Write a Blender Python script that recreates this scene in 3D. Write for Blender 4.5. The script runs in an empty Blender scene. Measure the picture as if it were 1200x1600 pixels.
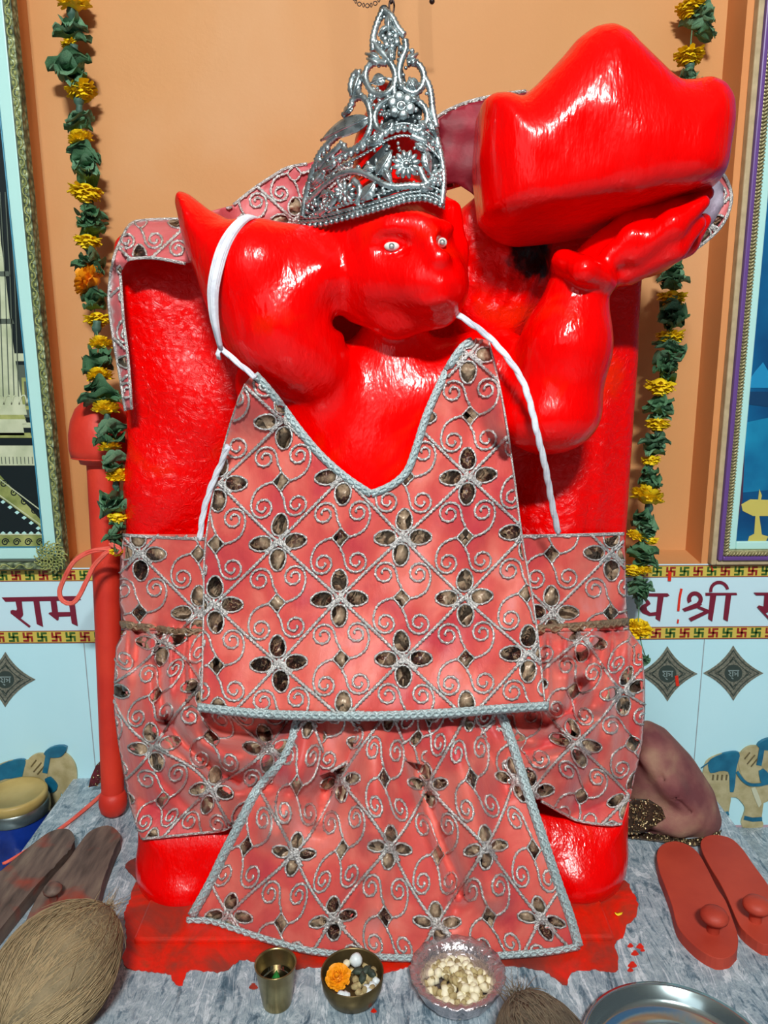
import bpy, math, random
import numpy as np
from mathutils import Vector, Matrix
from mathutils.geometry import delaunay_2d_cdt
random.seed(7)
rng = np.random.default_rng(7)
C = bpy.context.scene.collection
PI = math.pi
# ---------------------------------------------------------------- camera model
TH = math.radians(12.0); ROLL = 0.0063; F = 1200.0; H = 0.75
CT, ST = math.cos(TH), math.sin(TH)
def ray(px, py):
    dx, dy = px-600.0, py-800.0
    x0 = (dx - ROLL*dy)/F; y0 = -(dy + ROLL*dx)/F
    return x0, CT + y0*ST, -ST + y0*CT
def P(px, py, Y):                     # point of the place at depth Y
    a, b, c = ray(px, py); t = Y/b
    return Vector((a*t, Y, H + c*t))
def onz(px, py, z=0.0):               # point of the place at height z
    a, b, c = ray(px, py); t = (z-H)/c
    return Vector((a*t, b*t, z))
def m_per_px(px, py, Y):
    a, b, c = ray(px, py); return (Y/b)/F
def yfloor(px, py): return onz(px, py, 0.004).y
# ---------------------------------------------------------------- objects
def tag(o, label=None, cat=None, group=None, kind=None):
    if label: o['label'] = label
    if cat: o['category'] = cat
    if group: o['group'] = group
    if kind: o['kind'] = kind
    return o
def empty(name, loc=(0,0,0), **k):
    o = bpy.data.objects.new(name, None); C.objects.link(o); o.location = loc; o.empty_display_size = .02
    return tag(o, **k)
class MB:
    def __init__(s): s.v = []; s.f = []; s.m = []
    def add(s, vs, fs, mi=0):
        b = len(s.v); s.v += [tuple(v) for v in vs]
        s.f += [tuple(i+b for i in f) for f in fs]; s.m += [mi]*len(fs)
    def tube(s, pts, r, n=6, mi=0, ref=Vector((0,1,0)), flat=1.0, cap=True):
        pts = [Vector(p) for p in pts]; N = len(pts)
        if N < 2: return
        rs = r if hasattr(r, '__len__') else [r]*N
        vs = []; fs = []
        for i, p in enumerate(pts):
            t = pts[min(i+1, N-1)] - pts[max(i-1, 0)]
            if t.length < 1e-9: t = Vector((0,0,1))
            t.normalize(); a = t.cross(ref)
            if a.length < 1e-3: a = t.cross(Vector((1,0,0)))
            a.normalize(); b = a.cross(t)
            for k in range(n):
                an = 2*PI*(k+.5)/n
                vs.append(p + a*math.cos(an)*rs[i] + b*math.sin(an)*rs[i]*flat)
        for i in range(N-1):
            for k in range(n):
                fs.append((i*n+k, i*n+(k+1)%n, (i+1)*n+(k+1)%n, (i+1)*n+k))
        if cap:
            fs.append(tuple(range(n-1, -1, -1))); fs.append(tuple((N-1)*n+k for k in range(n)))
        s.add(vs, fs, mi)
    def ball(s, c, r, n=10, m=6, mi=0, mat=None):
        r = r if hasattr(r, '__len__') else (r, r, r); c = Vector(c); vs = []; fs = []
        for j in range(1, m):
            ph = PI*j/m
            for i in range(n):
                a = 2*PI*i/n; v = Vector((r[0]*math.sin(ph)*math.cos(a), r[1]*math.sin(ph)*math.sin(a), r[2]*math.cos(ph)))
                vs.append(c + (mat @ v if mat else v))
        t = Vector((0,0,r[2])); t = mat @ t if mat else t
        vs += [c+t, c-t]; T, B = len(vs)-2, len(vs)-1
        for j in range(m-2):
            for i in range(n): fs.append((j*n+i, (j+1)*n+i, (j+1)*n+(i+1)%n, j*n+(i+1)%n))
        for i in range(n):
            fs.append((T, i, (i+1)%n)); fs.append((B, (m-2)*n+(i+1)%n, (m-2)*n+i))
        s.add(vs, fs, mi)
    def lathe(s, prof, n=40, c=(0,0,0), mi=0, mat=None):
        c = Vector(c); vs = []; fs = []
        for r, z in prof:
            for i in range(n):
                a = 2*PI*i/n; v = Vector((r*math.cos(a), r*math.sin(a), z))
                vs.append(c + (mat @ v if mat else v))
        for j in range(len(prof)-1):
            for i in range(n): fs.append((j*n+i, j*n+(i+1)%n, (j+1)*n+(i+1)%n, (j+1)*n+i))
        s.add(vs, fs, mi)
    def prism(s, poly, map0, map1, mi=0):     # polygon between two mapped layers
        n = len(poly); a = [map0(p) for p in poly]; b = [map1(p) for p in poly]
        tris = delaunay_2d_cdt([Vector(p) for p in poly], [], [list(range(n))], 1, 1e-6)
        if len(tris[0]) == n:
            fs = [tuple(f) for f in tris[2]]
            s.add(a+b, fs + [tuple(i+n for i in f) for f in fs] + [(i, (i+1)%n, (i+1)%n+n, i+n) for i in range(n)], mi)
        else:
            s.add(a+b, [tuple(range(n)), tuple(range(n, 2*n))] + [(i, (i+1)%n, (i+1)%n+n, i+n) for i in range(n)], mi)
    def box(s, lo, hi, mi=0):
        x0,y0,z0 = lo; x1,y1,z1 = hi
        s.add([(x0,y0,z0),(x1,y0,z0),(x1,y1,z0),(x0,y1,z0),(x0,y0,z1),(x1,y0,z1),(x1,y1,z1),(x0,y1,z1)],
              [(0,3,2,1),(4,5,6,7),(0,1,5,4),(1,2,6,5),(2,3,7,6),(3,0,4,7)], mi)
    def build(s, name, mats, parent=None, smooth=True, bevel=0, loc=None, **k):
        me = bpy.data.meshes.new(name); me.from_pydata(s.v, [], s.f)
        for m in (mats if isinstance(mats, (list, tuple)) else [mats]): me.materials.append(m)
        me.polygons.foreach_set('material_index', s.m)
        me.polygons.foreach_set('use_smooth', [smooth]*len(s.f)); me.update()
        return link(name, me, parent, bevel, loc, **k)
def link(name, me, parent=None, bevel=0, loc=None, **k):
    o = bpy.data.objects.new(name, me); C.objects.link(o)
    if loc is not None: o.location = loc
    if parent is not None:
        o.parent = parent
        if loc is None:                      # geometry was given in world space
            q = parent; off = Vector((0,0,0))
            while q is not None: off += q.location; q = q.parent
            o.location = -off
    if bevel:
        b = o.modifiers.new('bevel', 'BEVEL'); b.width = bevel; b.segments = 2; b.limit_method = 'ANGLE'
    return tag(o, **k)
def crom(pts, step=6.0, closed=False):      # Catmull-Rom through points (any dimension)
    A = [np.array(p, float) for p in pts]; n = len(A); out = []
    for i in range(n if closed else n-1):
        p0 = A[(i-1)%n] if closed or i > 0 else A[i]; p1 = A[i]; p2 = A[(i+1)%n]
        p3 = A[(i+2)%n] if closed or i+2 < n else A[min(i+1, n-1)]
        k = max(1, int(np.linalg.norm(p2-p1)/step))
        for j in range(k):
            t = j/k
            out.append(.5*((2*p1)+(-p0+p2)*t+(2*p0-5*p1+4*p2-p3)*t*t+(-p0+3*p1-3*p2+p3)*t**3))
    if not closed: out.append(A[-1])
    return out
def dense(pts, step, closed=True):
    out = []; n = len(pts)
    for i in range(n if closed else n-1):
        a = np.array(pts[i], float); b = np.array(pts[(i+1)%n], float); k = max(1, int(np.linalg.norm(b-a)/step))
        out += [a+(b-a)*j/k for j in range(k)]
    if not closed: out.append(np.array(pts[-1], float))
    return out
def inside(x, y, poly):
    c = False; n = len(poly); j = n-1
    for i in range(n):
        xi, yi = poly[i][0], poly[i][1]; xj, yj = poly[j][0], poly[j][1]
        if (yi > y) != (yj > y) and x < (xj-xi)*(y-yi)/(yj-yi)+xi: c = not c
        j = i
    return c
def segdist(px, py, pts):
    best = np.full(np.shape(px), 1e9)
    for (x0,y0),(x1,y1) in zip(pts[:-1], pts[1:]):
        dx, dy = x1-x0, y1-y0; t = np.clip(((px-x0)*dx+(py-y0)*dy)/(dx*dx+dy*dy+1e-9), 0, 1)
        best = np.minimum(best, np.hypot(px-x0-t*dx, py-y0-t*dy))
    return best
# ---------------------------------------------------------------- materials
def lin(c):
    return tuple(((v/255+.055)/1.055)**2.4 if v/255 > .04045 else v/255/12.92 for v in c) + (1,)
class Mat:
    def __init__(s, name, col=(128,128,128), rough=.5, metal=0, spec=.5, coat=0, **k):
        s.m = bpy.data.materials.new(name); s.m.use_nodes = True; s.t = s.m.node_tree; s.n = s.t.nodes
        s.b = s.n['Principled BSDF']; s.set('Base Color', lin(col)); s.set('Roughness', rough); s.set('Metallic', metal)
        s.set('Specular IOR Level', spec); s.set('Coat Weight', coat)
        for a, v in k.items(): s.set(a.replace('_', ' '), v)
    def set(s, k, v): s.b.inputs[k].default_value = v
    def node(s, ty, **k):
        n = s.n.new(ty)
        for a, v in k.items():
            if a in n.inputs: n.inputs[a].default_value = v
            elif a.replace('_', ' ') in n.inputs: n.inputs[a.replace('_', ' ')].default_value = v
            else: setattr(n, a, v)
        return n
    def l(s, a, b): s.t.links.new(a, b)
    def coord(s, scale=(1,1,1), rot=(0,0,0)):
        tc = s.node('ShaderNodeTexCoord'); mp = s.node('ShaderNodeMapping'); mp.inputs['Scale'].default_value = scale; mp.inputs['Rotation'].default_value = rot
        s.l(tc.outputs['Object'], mp.inputs['Vector']); return mp.outputs[0]
    def noise(s, scale, detail=4, vec=None, dist=0, rough=.5):
        n = s.node('ShaderNodeTexNoise', Scale=scale, Detail=detail, Distortion=dist, Roughness=rough)
        s.l(vec if vec is not None else s.coord(), n.inputs['Vector']); return n.outputs['Fac']
    def ramp(s, fac, stops):
        r = s.node('ShaderNodeValToRGB'); e = r.color_ramp.elements
        while len(e) < len(stops): e.new(.5)
        for i, (p, c) in enumerate(stops): e[i].position = p; e[i].color = lin(c) if len(c) == 3 else c
        s.l(fac, r.inputs[0]); return r.outputs[0]
    def mix(s, fac, a, b):
        m = s.node('ShaderNodeMix', data_type='RGBA')
        for sock, v in ((m.inputs[0], fac), (m.inputs[6], a), (m.inputs[7], b)):
            if hasattr(v, 'node'): s.l(v, sock)
            elif isinstance(v, (int, float)): sock.default_value = v
            else: sock.default_value = lin(v)
        return m.outputs[2]
    def color(s, o): s.l(o, s.b.inputs['Base Color']); return s
    def roughn(s, fac, lo, hi):
        m = s.node('ShaderNodeMapRange'); m.inputs['To Min'].default_value = lo; m.inputs['To Max'].default_value = hi
        m.inputs['From Min'].default_value = .3; m.inputs['From Max'].default_value = .7
        s.l(fac, m.inputs['Value']); s.l(m.outputs[0], s.b.inputs['Roughness']); return s
    def bump(s, fac, strength=.3, dist=.002):
        b = s.node('ShaderNodeBump', Strength=strength, Distance=dist); s.l(fac, b.inputs['Height'])
        old = s.b.inputs['Normal'].links
        if old: s.l(old[0].from_socket, b.inputs['Normal'])
        s.l(b.outputs[0], s.b.inputs['Normal']); return s
def W(c0, c1, sc, name, rough=.5, bumps=None, **k):    # two-tone noisy material
    m = Mat(name, c0, rough, **k); f = m.noise(sc, 5)
    m.color(m.ramp(f, [(.35, c0), (.65, c1)]))
    if bumps: m.bump(m.noise(bumps[0], 4), bumps[1], bumps[2])
    return m.m
M = {}
# glossy red enamel with brush ripples and orange stains
def red_enamel(name, bumpscale=(60,60,22), bs=.5, orange=.62):
    m = Mat(name, (232,0,0), .16, spec=.33)
    f = m.noise(7, 4, dist=.6)
    base = m.ramp(f, [(0, (222,0,0)), (orange, (246,0,0)), (orange+.05, (240,18,0)), (1, (234,50,2))])
    m.color(base)
    m.roughn(m.noise(30, 3), .13, .27)
    m.bump(m.noise(1, 3, m.coord(bumpscale, (.3,.5,0)), rough=.6), bs, .004)
    m.bump(m.noise(1, 3, m.coord((260,260,120), (.2,.6,0)), dist=.5), .2, .0014)
    return m.m
M['red'] = red_enamel('red enamel')
M['redhill'] = red_enamel('red enamel brushed', (70,70,18), .45, .8)
def slabmat():
    m = Mat('red enamel crinkled', (225,0,4), .2, spec=.35)
    f = m.noise(6, 4, dist=.8)
    base = m.ramp(f, [(0, (222,0,0)), (.6, (246,0,0)), (.66, (240,30,0)), (1, (234,58,8))])
    # shadow of the gap beside the hill, painted in as a black spot
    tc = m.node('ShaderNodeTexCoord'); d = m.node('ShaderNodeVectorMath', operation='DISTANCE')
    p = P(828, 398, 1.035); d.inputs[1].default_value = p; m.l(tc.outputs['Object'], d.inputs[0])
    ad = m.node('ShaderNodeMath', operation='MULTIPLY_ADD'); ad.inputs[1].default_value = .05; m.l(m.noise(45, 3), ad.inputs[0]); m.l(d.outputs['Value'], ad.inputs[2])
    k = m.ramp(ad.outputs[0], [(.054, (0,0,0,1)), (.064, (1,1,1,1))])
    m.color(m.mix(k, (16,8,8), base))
    m.bump(m.noise(75, 5, dist=1.2, rough=.6), .7, .004)
    return m.m
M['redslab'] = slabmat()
def fabric(name, c0=(217,84,76), c1=(230,112,98), c2=(196,54,64)):
    m = Mat(name, c0, .48, spec=.4); f = m.noise(14, 5, dist=.5)
    m.color(m.ramp(f, [(.3, c2), (.48, c0), (.62, c1), (.8, (228,142,142))]))
    m.set('Sheen Weight', .25)
    m.bump(m.noise(1, 4, m.coord((90,90,30))), .35, .003); m.bump(m.noise(900, 2), .15, .0006)
    return m.m
M['pink'] = fabric('salmon satin')
def silver(name, col, sc=700, bs=.9, rough=.25, metal=.85):
    m = Mat(name, col, rough, metal); m.bump(m.noise(sc, 2), bs, .0015)
    f = m.noise(sc*.5, 2); m.color(m.ramp(f, [(.3, tuple(int(v*.72) for v in col)), (.62, col)])); return m.m
M['thread'] = silver('silver zari thread', (240,236,232), 800, 1.0, .25, .6)
M['trim'] = silver('pale silver braid', (206,224,226), 1100, .6, .4, .25)
def sequin():
    m = Mat('brown sequin patch', (150,120,95), .38, .12)
    v = m.node('ShaderNodeTexVoronoi', Scale=260.0); m.l(m.coord(), v.inputs['Vector'])
    w = m.noise(22, 2)
    dark = m.ramp(v.outputs['Distance'], [(.12, (150,110,84)), (.25, (84,44,34)), (.62, (58,28,24)), (.7, (150,120,92))])
    base = m.ramp(m.noise(250, 2), [(.3, (142,112,88)), (.7, (186,162,134))])
    m.color(m.mix(m.ramp(w, [(.42, (1,1,1,1)), (.52, (0,0,0,1))]), base, dark)); m.bump(v.outputs['Distance'], .4, .001); return m.m
M['sequin'] = sequin()
M['mirror'] = Mat('mirror sequin', (250,246,235), .12, .9).m
def crownmat():
    m = Mat('aged silver', (176,190,192), .26, .85); f = m.noise(60, 4)
    m.color(m.ramp(f, [(.3, (130,142,144)), (.6, (198,210,212))])); m.roughn(m.noise(120, 3), .2, .42)
    m.bump(m.noise(500, 3), .25, .001); return m.m
M['crown'] = crownmat()
M['crown_dark'] = W((52,58,60), (96,104,108), 90, 'tarnished silver', .5, (300,.3,.001), metal=.8)
# walls
def wallmat(name, c0, c1, c2):
    m = Mat(name, c0, .62, spec=.3); f = m.noise(2.4, 5, dist=.4)
    m.color(m.ramp(f, [(.3, c0), (.55, c1), (.75, c2)]))
    m.bump(m.noise(18, 5, rough=.6), .12, .006); m.bump(m.noise(160, 3), .1, .001); return m.m
M['orange'] = wallmat('orange distemper', (204,144,88), (210,152,98), (214,162,114))
M['orange2'] = wallmat('orange distemper side', (212,140,84), (216,146,90), (218,152,98))
def tilemat():
    m = Mat('white glazed tile', (198,224,230), .12, spec=.5)
    f = m.noise(4, 3); m.color(m.ramp(f, [(.3, (190,238,248)), (.7, (202,246,255))]))
    return m.m
M['tile'] = tilemat()
M['tileband'] = Mat('band tile', (206,238,248), .15).m
M['grout'] = Mat('grout', (150,165,172), .8).m
def marble(name):
    m = Mat(name, (120,140,155), .22, spec=.5)
    v = m.coord((42, 9, 42), (0,0,.22)); f1 = m.noise(1.3, 9, v, 1.3, .72)
    v2 = m.coord((60, 60, 60)); f2 = m.noise(1.0, 8, v2, .8, .7)
    a = m.ramp(f1, [(.3, (34,54,68)), (.42, (90,116,132)), (.48, (178,192,200)), (.54, (120,142,156)), (.6, (222,230,236)), (.7, (150,170,180)), (.8, (90,112,126))])
    b = m.ramp(f2, [(.38, (34,54,70)), (.5, (150,168,180)), (.6, (226,232,236))])
    m.color(m.mix(.22, a, b)); m.roughn(f2, .16, .34); return m.m
M['marble'] = marble('grey marble')
def paintmat():
    m = Mat('spilled red paint', (205,20,6), .42, spec=.5)
    f = m.noise(9, 6, dist=.7, rough=.62)
    m.color(m.ramp(f, [(.3, (112,50,44)), (.42, (160,52,38)), (.5, (204,38,16)), (.57, (232,30,4)), (.64, (196,50,24)), (.74, (128,60,50))]))
    m.bump(m.noise(70, 5), .5, .002); return m.m
M['spill'] = paintmat()
M['white'] = W((214,214,226), (238,240,246), 60, 'white cotton', .8, (400,.5,.001))
M['brass'] = W((140,122,80), (172,156,112), 40, 'brass', .28, metal=.9)
M['brass_dark'] = W((96,82,54), (132,114,76), 40, 'worn brass', .4, metal=.8)
M['steel'] = Mat('steel', (190,208,210), .16, .95).m
M['steel_dull'] = W((120,128,126), (165,176,174), 30, 'dull steel', .3, metal=.9)
M['mace'] = W((205,44,28), (222,58,36), 18, 'matt vermilion', .55, (120,.25,.002))
M['terra'] = W((172,54,36), (190,68,46), 14, 'terracotta paint', .6, (200,.25,.001))
def woodmat():
    m = Mat('old wood', (96,74,66), .7); v = m.coord((60,12,60), (0,0,-.75)); f = m.noise(1.4, 5, v)
    a = m.ramp(f, [(.3, (66,52,46)), (.55, (112,92,82)), (.75, (134,116,100))])
    s2 = m.ramp(m.noise(16, 3), [(.58, (0,0,0,1)), (.7, (1,1,1,1))])
    m.color(m.mix(s2, a, (150,62,44))); m.bump(f, .5, .002); return m.m
M['wood'] = woodmat()
M['coconut'] = W((112,100,76), (150,132,100), 26, 'coconut husk', .85, (150,.8,.004))
M['fibre'] = W((142,122,90), (186,162,122), 9, 'coconut fibre', .7)
M['fibre2'] = W((106,92,74), (150,132,108), 9, 'grey coconut fibre', .7)
M['coconut2'] = W((84,74,60), (118,102,84), 26, 'grey coconut husk', .85, (150,.8,.004))
M['marigold'] = W((240,200,8), (250,222,30), 60, 'yellow marigold', .6, Subsurface_Weight=0.0)
M['marigold_o'] = W((240,140,4), (250,176,10), 60, 'orange marigold', .6)
M['leaf'] = W((54,96,64), (88,138,96), 28, 'green leaf', .55, (90,.4,.002))
M['leaf2'] = W((80,124,92), (116,162,124), 28, 'pale green leaf', .6, (90,.4,.002))
M['bud'] = W((50,84,72), (74,110,94), 60, 'green calyx', .6)
M['black'] = Mat('black', (20,16,16), .5).m
# ---------------------------------------------------------------- implicit solids
def smin(a, b, k):
    if k <= 0: return np.minimum(a, b)
    h = np.maximum(k-np.abs(a-b), 0)/k
    return np.minimum(a, b)-h*h*k*.25
def sd_cone(a, b, ra, rb):
    a = np.array(a); b = np.array(b); ba = b-a; L2 = ba.dot(ba)
    def f(X, Y, Z):
        t = np.clip(((X-a[0])*ba[0]+(Y-a[1])*ba[1]+(Z-a[2])*ba[2])/L2, 0, 1)
        return np.sqrt((X-a[0]-t*ba[0])**2+(Y-a[1]-t*ba[1])**2+(Z-a[2]-t*ba[2])**2)-(ra+(rb-ra)*t)
    lo = np.minimum(a-ra, b-rb); hi = np.maximum(a+ra, b+rb); return f, lo, hi
def sd_ell(c, r, rot=0.0):                        # rot turns it in the picture plane (about Y)
    c = np.array(c); r = np.array(r if hasattr(r, '__len__') else (r, r, r)); cs, sn = math.cos(rot), math.sin(rot)
    def f(X, Y, Z):
        x = X-c[0]; z = Z-c[2]; u = x*cs+z*sn; w = -x*sn+z*cs
        q = np.sqrt((u/r[0])**2+((Y-c[1])/r[1])**2+(w/r[2])**2); q2 = np.sqrt((u/r[0]**2)**2+((Y-c[1])/r[1]**2)**2+(w/r[2]**2)**2)
        return q*(q-1)/np.maximum(q2, 1e-6)
    m = max(r[0], r[2]); e = np.array((m, r[1], m)); return f, c-e, c+e
def sd_pillow(poly, Y0, half, rad, cut=None):     # poly in px at depth Y0, extruded in Y with a big rounded edge
    pts = [P(x, y, Y0) for x, y in poly]; pp = np.array([(p.x, p.z) for p in pts])
    def f(X, Y, Z):
        x = X[:, :1, :]; z = Z[:, :1, :]; d = np.full(x.shape, 1e9); s = np.ones(x.shape)
        n = len(pp); j = n-1
        for i in range(n):
            ex, ez = pp[j]-pp[i]; wx = x-pp[i,0]; wz = z-pp[i,1]
            t = np.clip((wx*ex+wz*ez)/(ex*ex+ez*ez), 0, 1); d = np.minimum(d, (wx-ex*t)**2+(wz-ez*t)**2)
            c1 = z >= pp[i,1]; c2 = z < pp[j,1]; c3 = ex*wz > ez*wx
            s = np.where((c1&c2&c3)|(~c1&~c2&~c3), -s, s); j = i
        d = s*np.sqrt(d)
        a = d+rad; b = np.abs(Y-Y0)-half+rad
        r = np.sqrt(np.maximum(a, 0)**2+np.maximum(b, 0)**2)+np.minimum(np.maximum(a, b), 0)-rad
        if cut is not None:
            pt, nn = cut; r2 = (X-pt[0])*nn[0]+(Y-pt[1])*nn[1]+(Z-pt[2])*nn[2]; r = -smin(-r, -r2, .022)
        return r
    lo = np.array((pp[:,0].min(), Y0-half, pp[:,1].min())); hi = np.array((pp[:,0].max(), Y0+half, pp[:,1].max())); return f, lo, hi
def sd_box(lo, hi, rad):
    lo = np.array(lo); hi = np.array(hi); c = (lo+hi)/2; e = (hi-lo)/2-rad
    def f(X, Y, Z):
        a, b, d = np.abs(X-c[0])-e[0], np.abs(Y-c[1])-e[1], np.abs(Z-c[2])-e[2]
        return np.sqrt(np.maximum(a,0)**2+np.maximum(b,0)**2+np.maximum(d,0)**2)+np.minimum(np.maximum(a, np.maximum(b, d)), 0)-rad
    return f, lo, hi
def solidify(prims, h, extra=None):
    lo = np.min([p[0][1] for p in prims if p[2] != 'sub'], 0)-3*h-.01; hi = np.max([p[0][2] for p in prims if p[2] != 'sub'], 0)+3*h+.01
    n = np.ceil((hi-lo)/h).astype(int)+1; G = np.full(n, 1.0, np.float32)
    ax = [lo[i]+h*np.arange(n[i]) for i in range(3)]
    for (f, a, b), k, op in prims:
        m = k+4*h
        i0 = np.maximum(((a-m-lo)/h).astype(int), 0); i1 = np.minimum(((b+m-lo)/h).astype(int)+2, n)
        if (i1 <= i0).any(): continue
        X, Y, Z = np.meshgrid(*(ax[i][i0[i]:i1[i]] for i in range(3)), indexing='ij')
        d = f(X, Y, Z); s = tuple(slice(i0[i], i1[i]) for i in range(3))
        G[s] = smin(G[s], d, k) if op == 'add' else -smin(-G[s], d, k)
    if extra is not None:
        X, Y, Z = np.meshgrid(*ax, indexing='ij'); G = G+extra(X, Y, Z).astype(np.float32)
    neg = G < 0; cs = tuple(v-1 for v in n); S = np.zeros(cs+(3,), np.float32); N = np.zeros(cs, np.float32)
    offs = [(0,0),(1,0),(0,1),(1,1)]
    cross = []
    for axis in range(3):
        sl0 = [slice(None)]*3; sl1 = [slice(None)]*3; sl0[axis] = slice(0,-1); sl1[axis] = slice(1,None)
        a = G[tuple(sl0)]; b = G[tuple(sl1)]; ch = neg[tuple(sl0)] != neg[tuple(sl1)]
        idx = np.argwhere(ch); t = a[ch]/(a[ch]-b[ch]); pos = idx.astype(np.float32); pos[:,axis] += t
        o = [k for k in range(3) if k != axis]
        for u, v in offs:
            c = idx.copy(); c[:,o[0]] -= u; c[:,o[1]] -= v
            ok = (c >= 0).all(1)&(c < np.array(cs)).all(1); cc = c[ok]
            np.add.at(N, (cc[:,0],cc[:,1],cc[:,2]), 1); np.add.at(S, (cc[:,0],cc[:,1],cc[:,2]), pos[ok])
        cross.append((idx, neg[tuple(sl0)][ch], o))
    act = N > 0; ID = np.full(cs, -1, np.int64); ID[act] = np.arange(act.sum())
    V = S[act]/N[act][:,None]*h+lo
    Fs = []
    for axis, (idx, sg, o) in enumerate(cross):
        q = []
        for u, v in ((1,1),(0,1),(0,0),(1,0)):
            c = idx.copy(); c[:,o[0]] -= u; c[:,o[1]] -= v; c = np.clip(c, 0, np.array(cs)-1); q.append(ID[c[:,0],c[:,1],c[:,2]])
        q = np.stack(q, 1); fl = sg if axis != 1 else ~sg
        q[~fl] = q[~fl][:, ::-1]; Fs.append(q[(q >= 0).all(1)])
    Fq = np.concatenate(Fs)
    # light Laplacian smoothing
    for _ in range(3):
        A = np.zeros_like(V); K = np.zeros(len(V))
        for i in range(4):
            a = Fq[:,i]; b = Fq[:,(i+1)%4]
            np.add.at(A, a, V[b]); np.add.at(K, a, 1); np.add.at(A, b, V[a]); np.add.at(K, b, 1)
        V = V*.45+(A/np.maximum(K,1)[:,None])*.55
    return V, Fq
def solid_obj(name, prims, h, mat, parent=None, extra=None, **k):
    V, Fq = solidify(prims, h, extra); me = bpy.data.meshes.new(name); me.from_pydata(V.tolist(), [], Fq.tolist())
    me.materials.append(mat); me.polygons.foreach_set('use_smooth', [True]*len(Fq)); me.update()
    return link(name, me, parent, **k)
def E(px, py, Y, rx, rz, ry, rot=0):      # ellipsoid: radii across and up in px, ry in metres
    s = m_per_px(px, py, Y); return sd_ell(P(px,py,Y), (rx*s, ry, rz*s), rot)
def K(*pts):                               # chain of round cones (px, py, Y, r_px)
    out = []
    for a, b in zip(pts[:-1], pts[1:]):
        out.append(sd_cone(P(*a[:3]), P(*b[:3]), a[3]*m_per_px(*a[:3]), b[3]*m_per_px(*b[:3])))
    return out
# ---------------------------------------------------------------- THE SETTING
YW, YN = 1.25, 1.32                       # face of the tiled wall, back of the niche
def wx(px, py, Y): return P(px, py, Y).x
XL, XR = -.545, .535                       # edges of the niche
ZS = P(600, 884, YW).z                     # sill of the niche = top of the tiled dado
ZF = -.107
XE = .560                                  # half width of the raised marble platform
b = MB(); b.box((XL-.02, YN, ZS-.05), (XR+.02, YN+.1, 2.3)); b.build('wall_back', M['orange'], kind='structure', smooth=False)
b = MB(); b.box((-2.2, YW, ZS), (XL, YN+.1, 2.3)); b.build('wall_left', M['orange2'], kind='structure', smooth=False)
b = MB(); b.box((XR, YW, ZS), (2.2, YN+.1, 2.3)); b.build('wall_right', M['orange2'], kind='structure', smooth=False)
b = MB(); b.add([(XL,YW,ZS),(XR,YW,ZS),(XR,YN,ZS+.006),(XL,YN,ZS+.006),(XL,YW,ZS-.03),(XR,YW,ZS-.03),(XR,YN,ZS-.03),(XL,YN,ZS-.03)],
    [(0,1,2,3),(4,5,1,0),(7,6,5,4),(0,3,7,4),(1,5,6,2),(3,2,6,7)])
b.build('trim_3', M['orange'], kind='structure', smooth=False)
ZB = P(600, 1000, YW).z                    # underside of the lettered band
b = MB(); b.box((-2.2, YW, ZF), (2.2, YN+.1, ZB)); dado = b.build('wall_front', M['tile'], kind='structure', smooth=False); dado.name = 'wall_tiled'
band = MB(); band.box((-2.2, YW-.0015, ZB), (2.2, YN+.1, ZS)); band = band.build('trim_1', M['tileband'], kind='structure', smooth=False)
for px, py0 in ((1092, 1010), (140, 1010), (1300,1010), (-90,1010)):
    x = wx(px, 1100, YW); g = MB(); g.box((x-.0008, YW-.0004, ZF), (x+.0008, YW+.002, ZB)); g.build('grout_line', M['grout'], dado, smooth=False)
g = MB(); g.box((-2.2, YW-.0022, ZB-.001), (2.2, YW+.002, ZB+.0005)); g.build('grout_line', M['grout'], dado, smooth=False)
b = MB(); b.box((-XE, .25, ZF), (XE, YW, 0)); b.build('floor_platform', M['marble'], kind='structure', smooth=False, bevel=.002)
b = MB(); b.box((-2.2, -2.6, ZF-.1), (2.2, YN+.1, ZF)); b.build('floor', M['marble'], kind='structure', smooth=False)
WROOM = W((196,190,180), (206,200,190), 3, 'room plaster', .8)
b = MB(); b.box((-2.3, -2.7, 2.3), (2.3, YN+.1, 2.4)); b.build('ceiling', WROOM, kind='structure', smooth=False)
# printed border and lettering on the band
M['maroon'] = Mat('maroon glaze', (122,26,50), .3).m
M['tred'] = Mat('red glaze', (150,36,28), .3).m; M['tgreen'] = Mat('green glaze', (58,96,34), .3).m; M['tyellow'] = Mat('yellow glaze', (214,190,84), .3).m
def flat_poly(mb, poly, y, th=.001, mi=0):  # polygon traced on a wall plane
    q = [P(a, c, y) for a, c in poly]; pp = [(v.x, v.z) for v in q]
    mb.prism(pp, lambda p: (p[0], y, p[1]), lambda p: (p[0], y+th, p[1]), mi)
def stroke(mb, pts, w, y, th=.001, mi=0):
    mb.tube([P(a, c, y) for a, c in pts], w/2*m_per_px(600, 950, y), 4, mi, flat=.25)
def line(mb, pts, w, y, mi=0, th=.0012):     # flat pen stroke in px
    pts = [np.array(p, float) for p in pts]; L = []; R = []
    for i, p in enumerate(pts):
        t = pts[min(i+1,len(pts)-1)]-pts[max(i-1,0)]; t = t/np.linalg.norm(t); nrm = np.array((-t[1], t[0]))*w/2; L.append(p+nrm); R.append(p-nrm)
    n = len(pts); vs = [P(a, c, y) for a, c in L]+[P(a, c, y) for a, c in R]; vs2 = [v+Vector((0,th,0)) for v in vs]
    fs = [(i, i+1, n+i+1, n+i) for i in range(n-1)]+[(i, 2*n+i, 2*n+i+1, i+1) for i in range(n-1)]+[(n+i+1, 3*n+i+1, 3*n+i, n+i) for i in range(n-1)]
    fs += [(0, n, 3*n, 2*n), (n-1, 3*n-1, 4*n-1, 2*n-1)]
    mb.add(vs+vs2, fs, mi)
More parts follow.
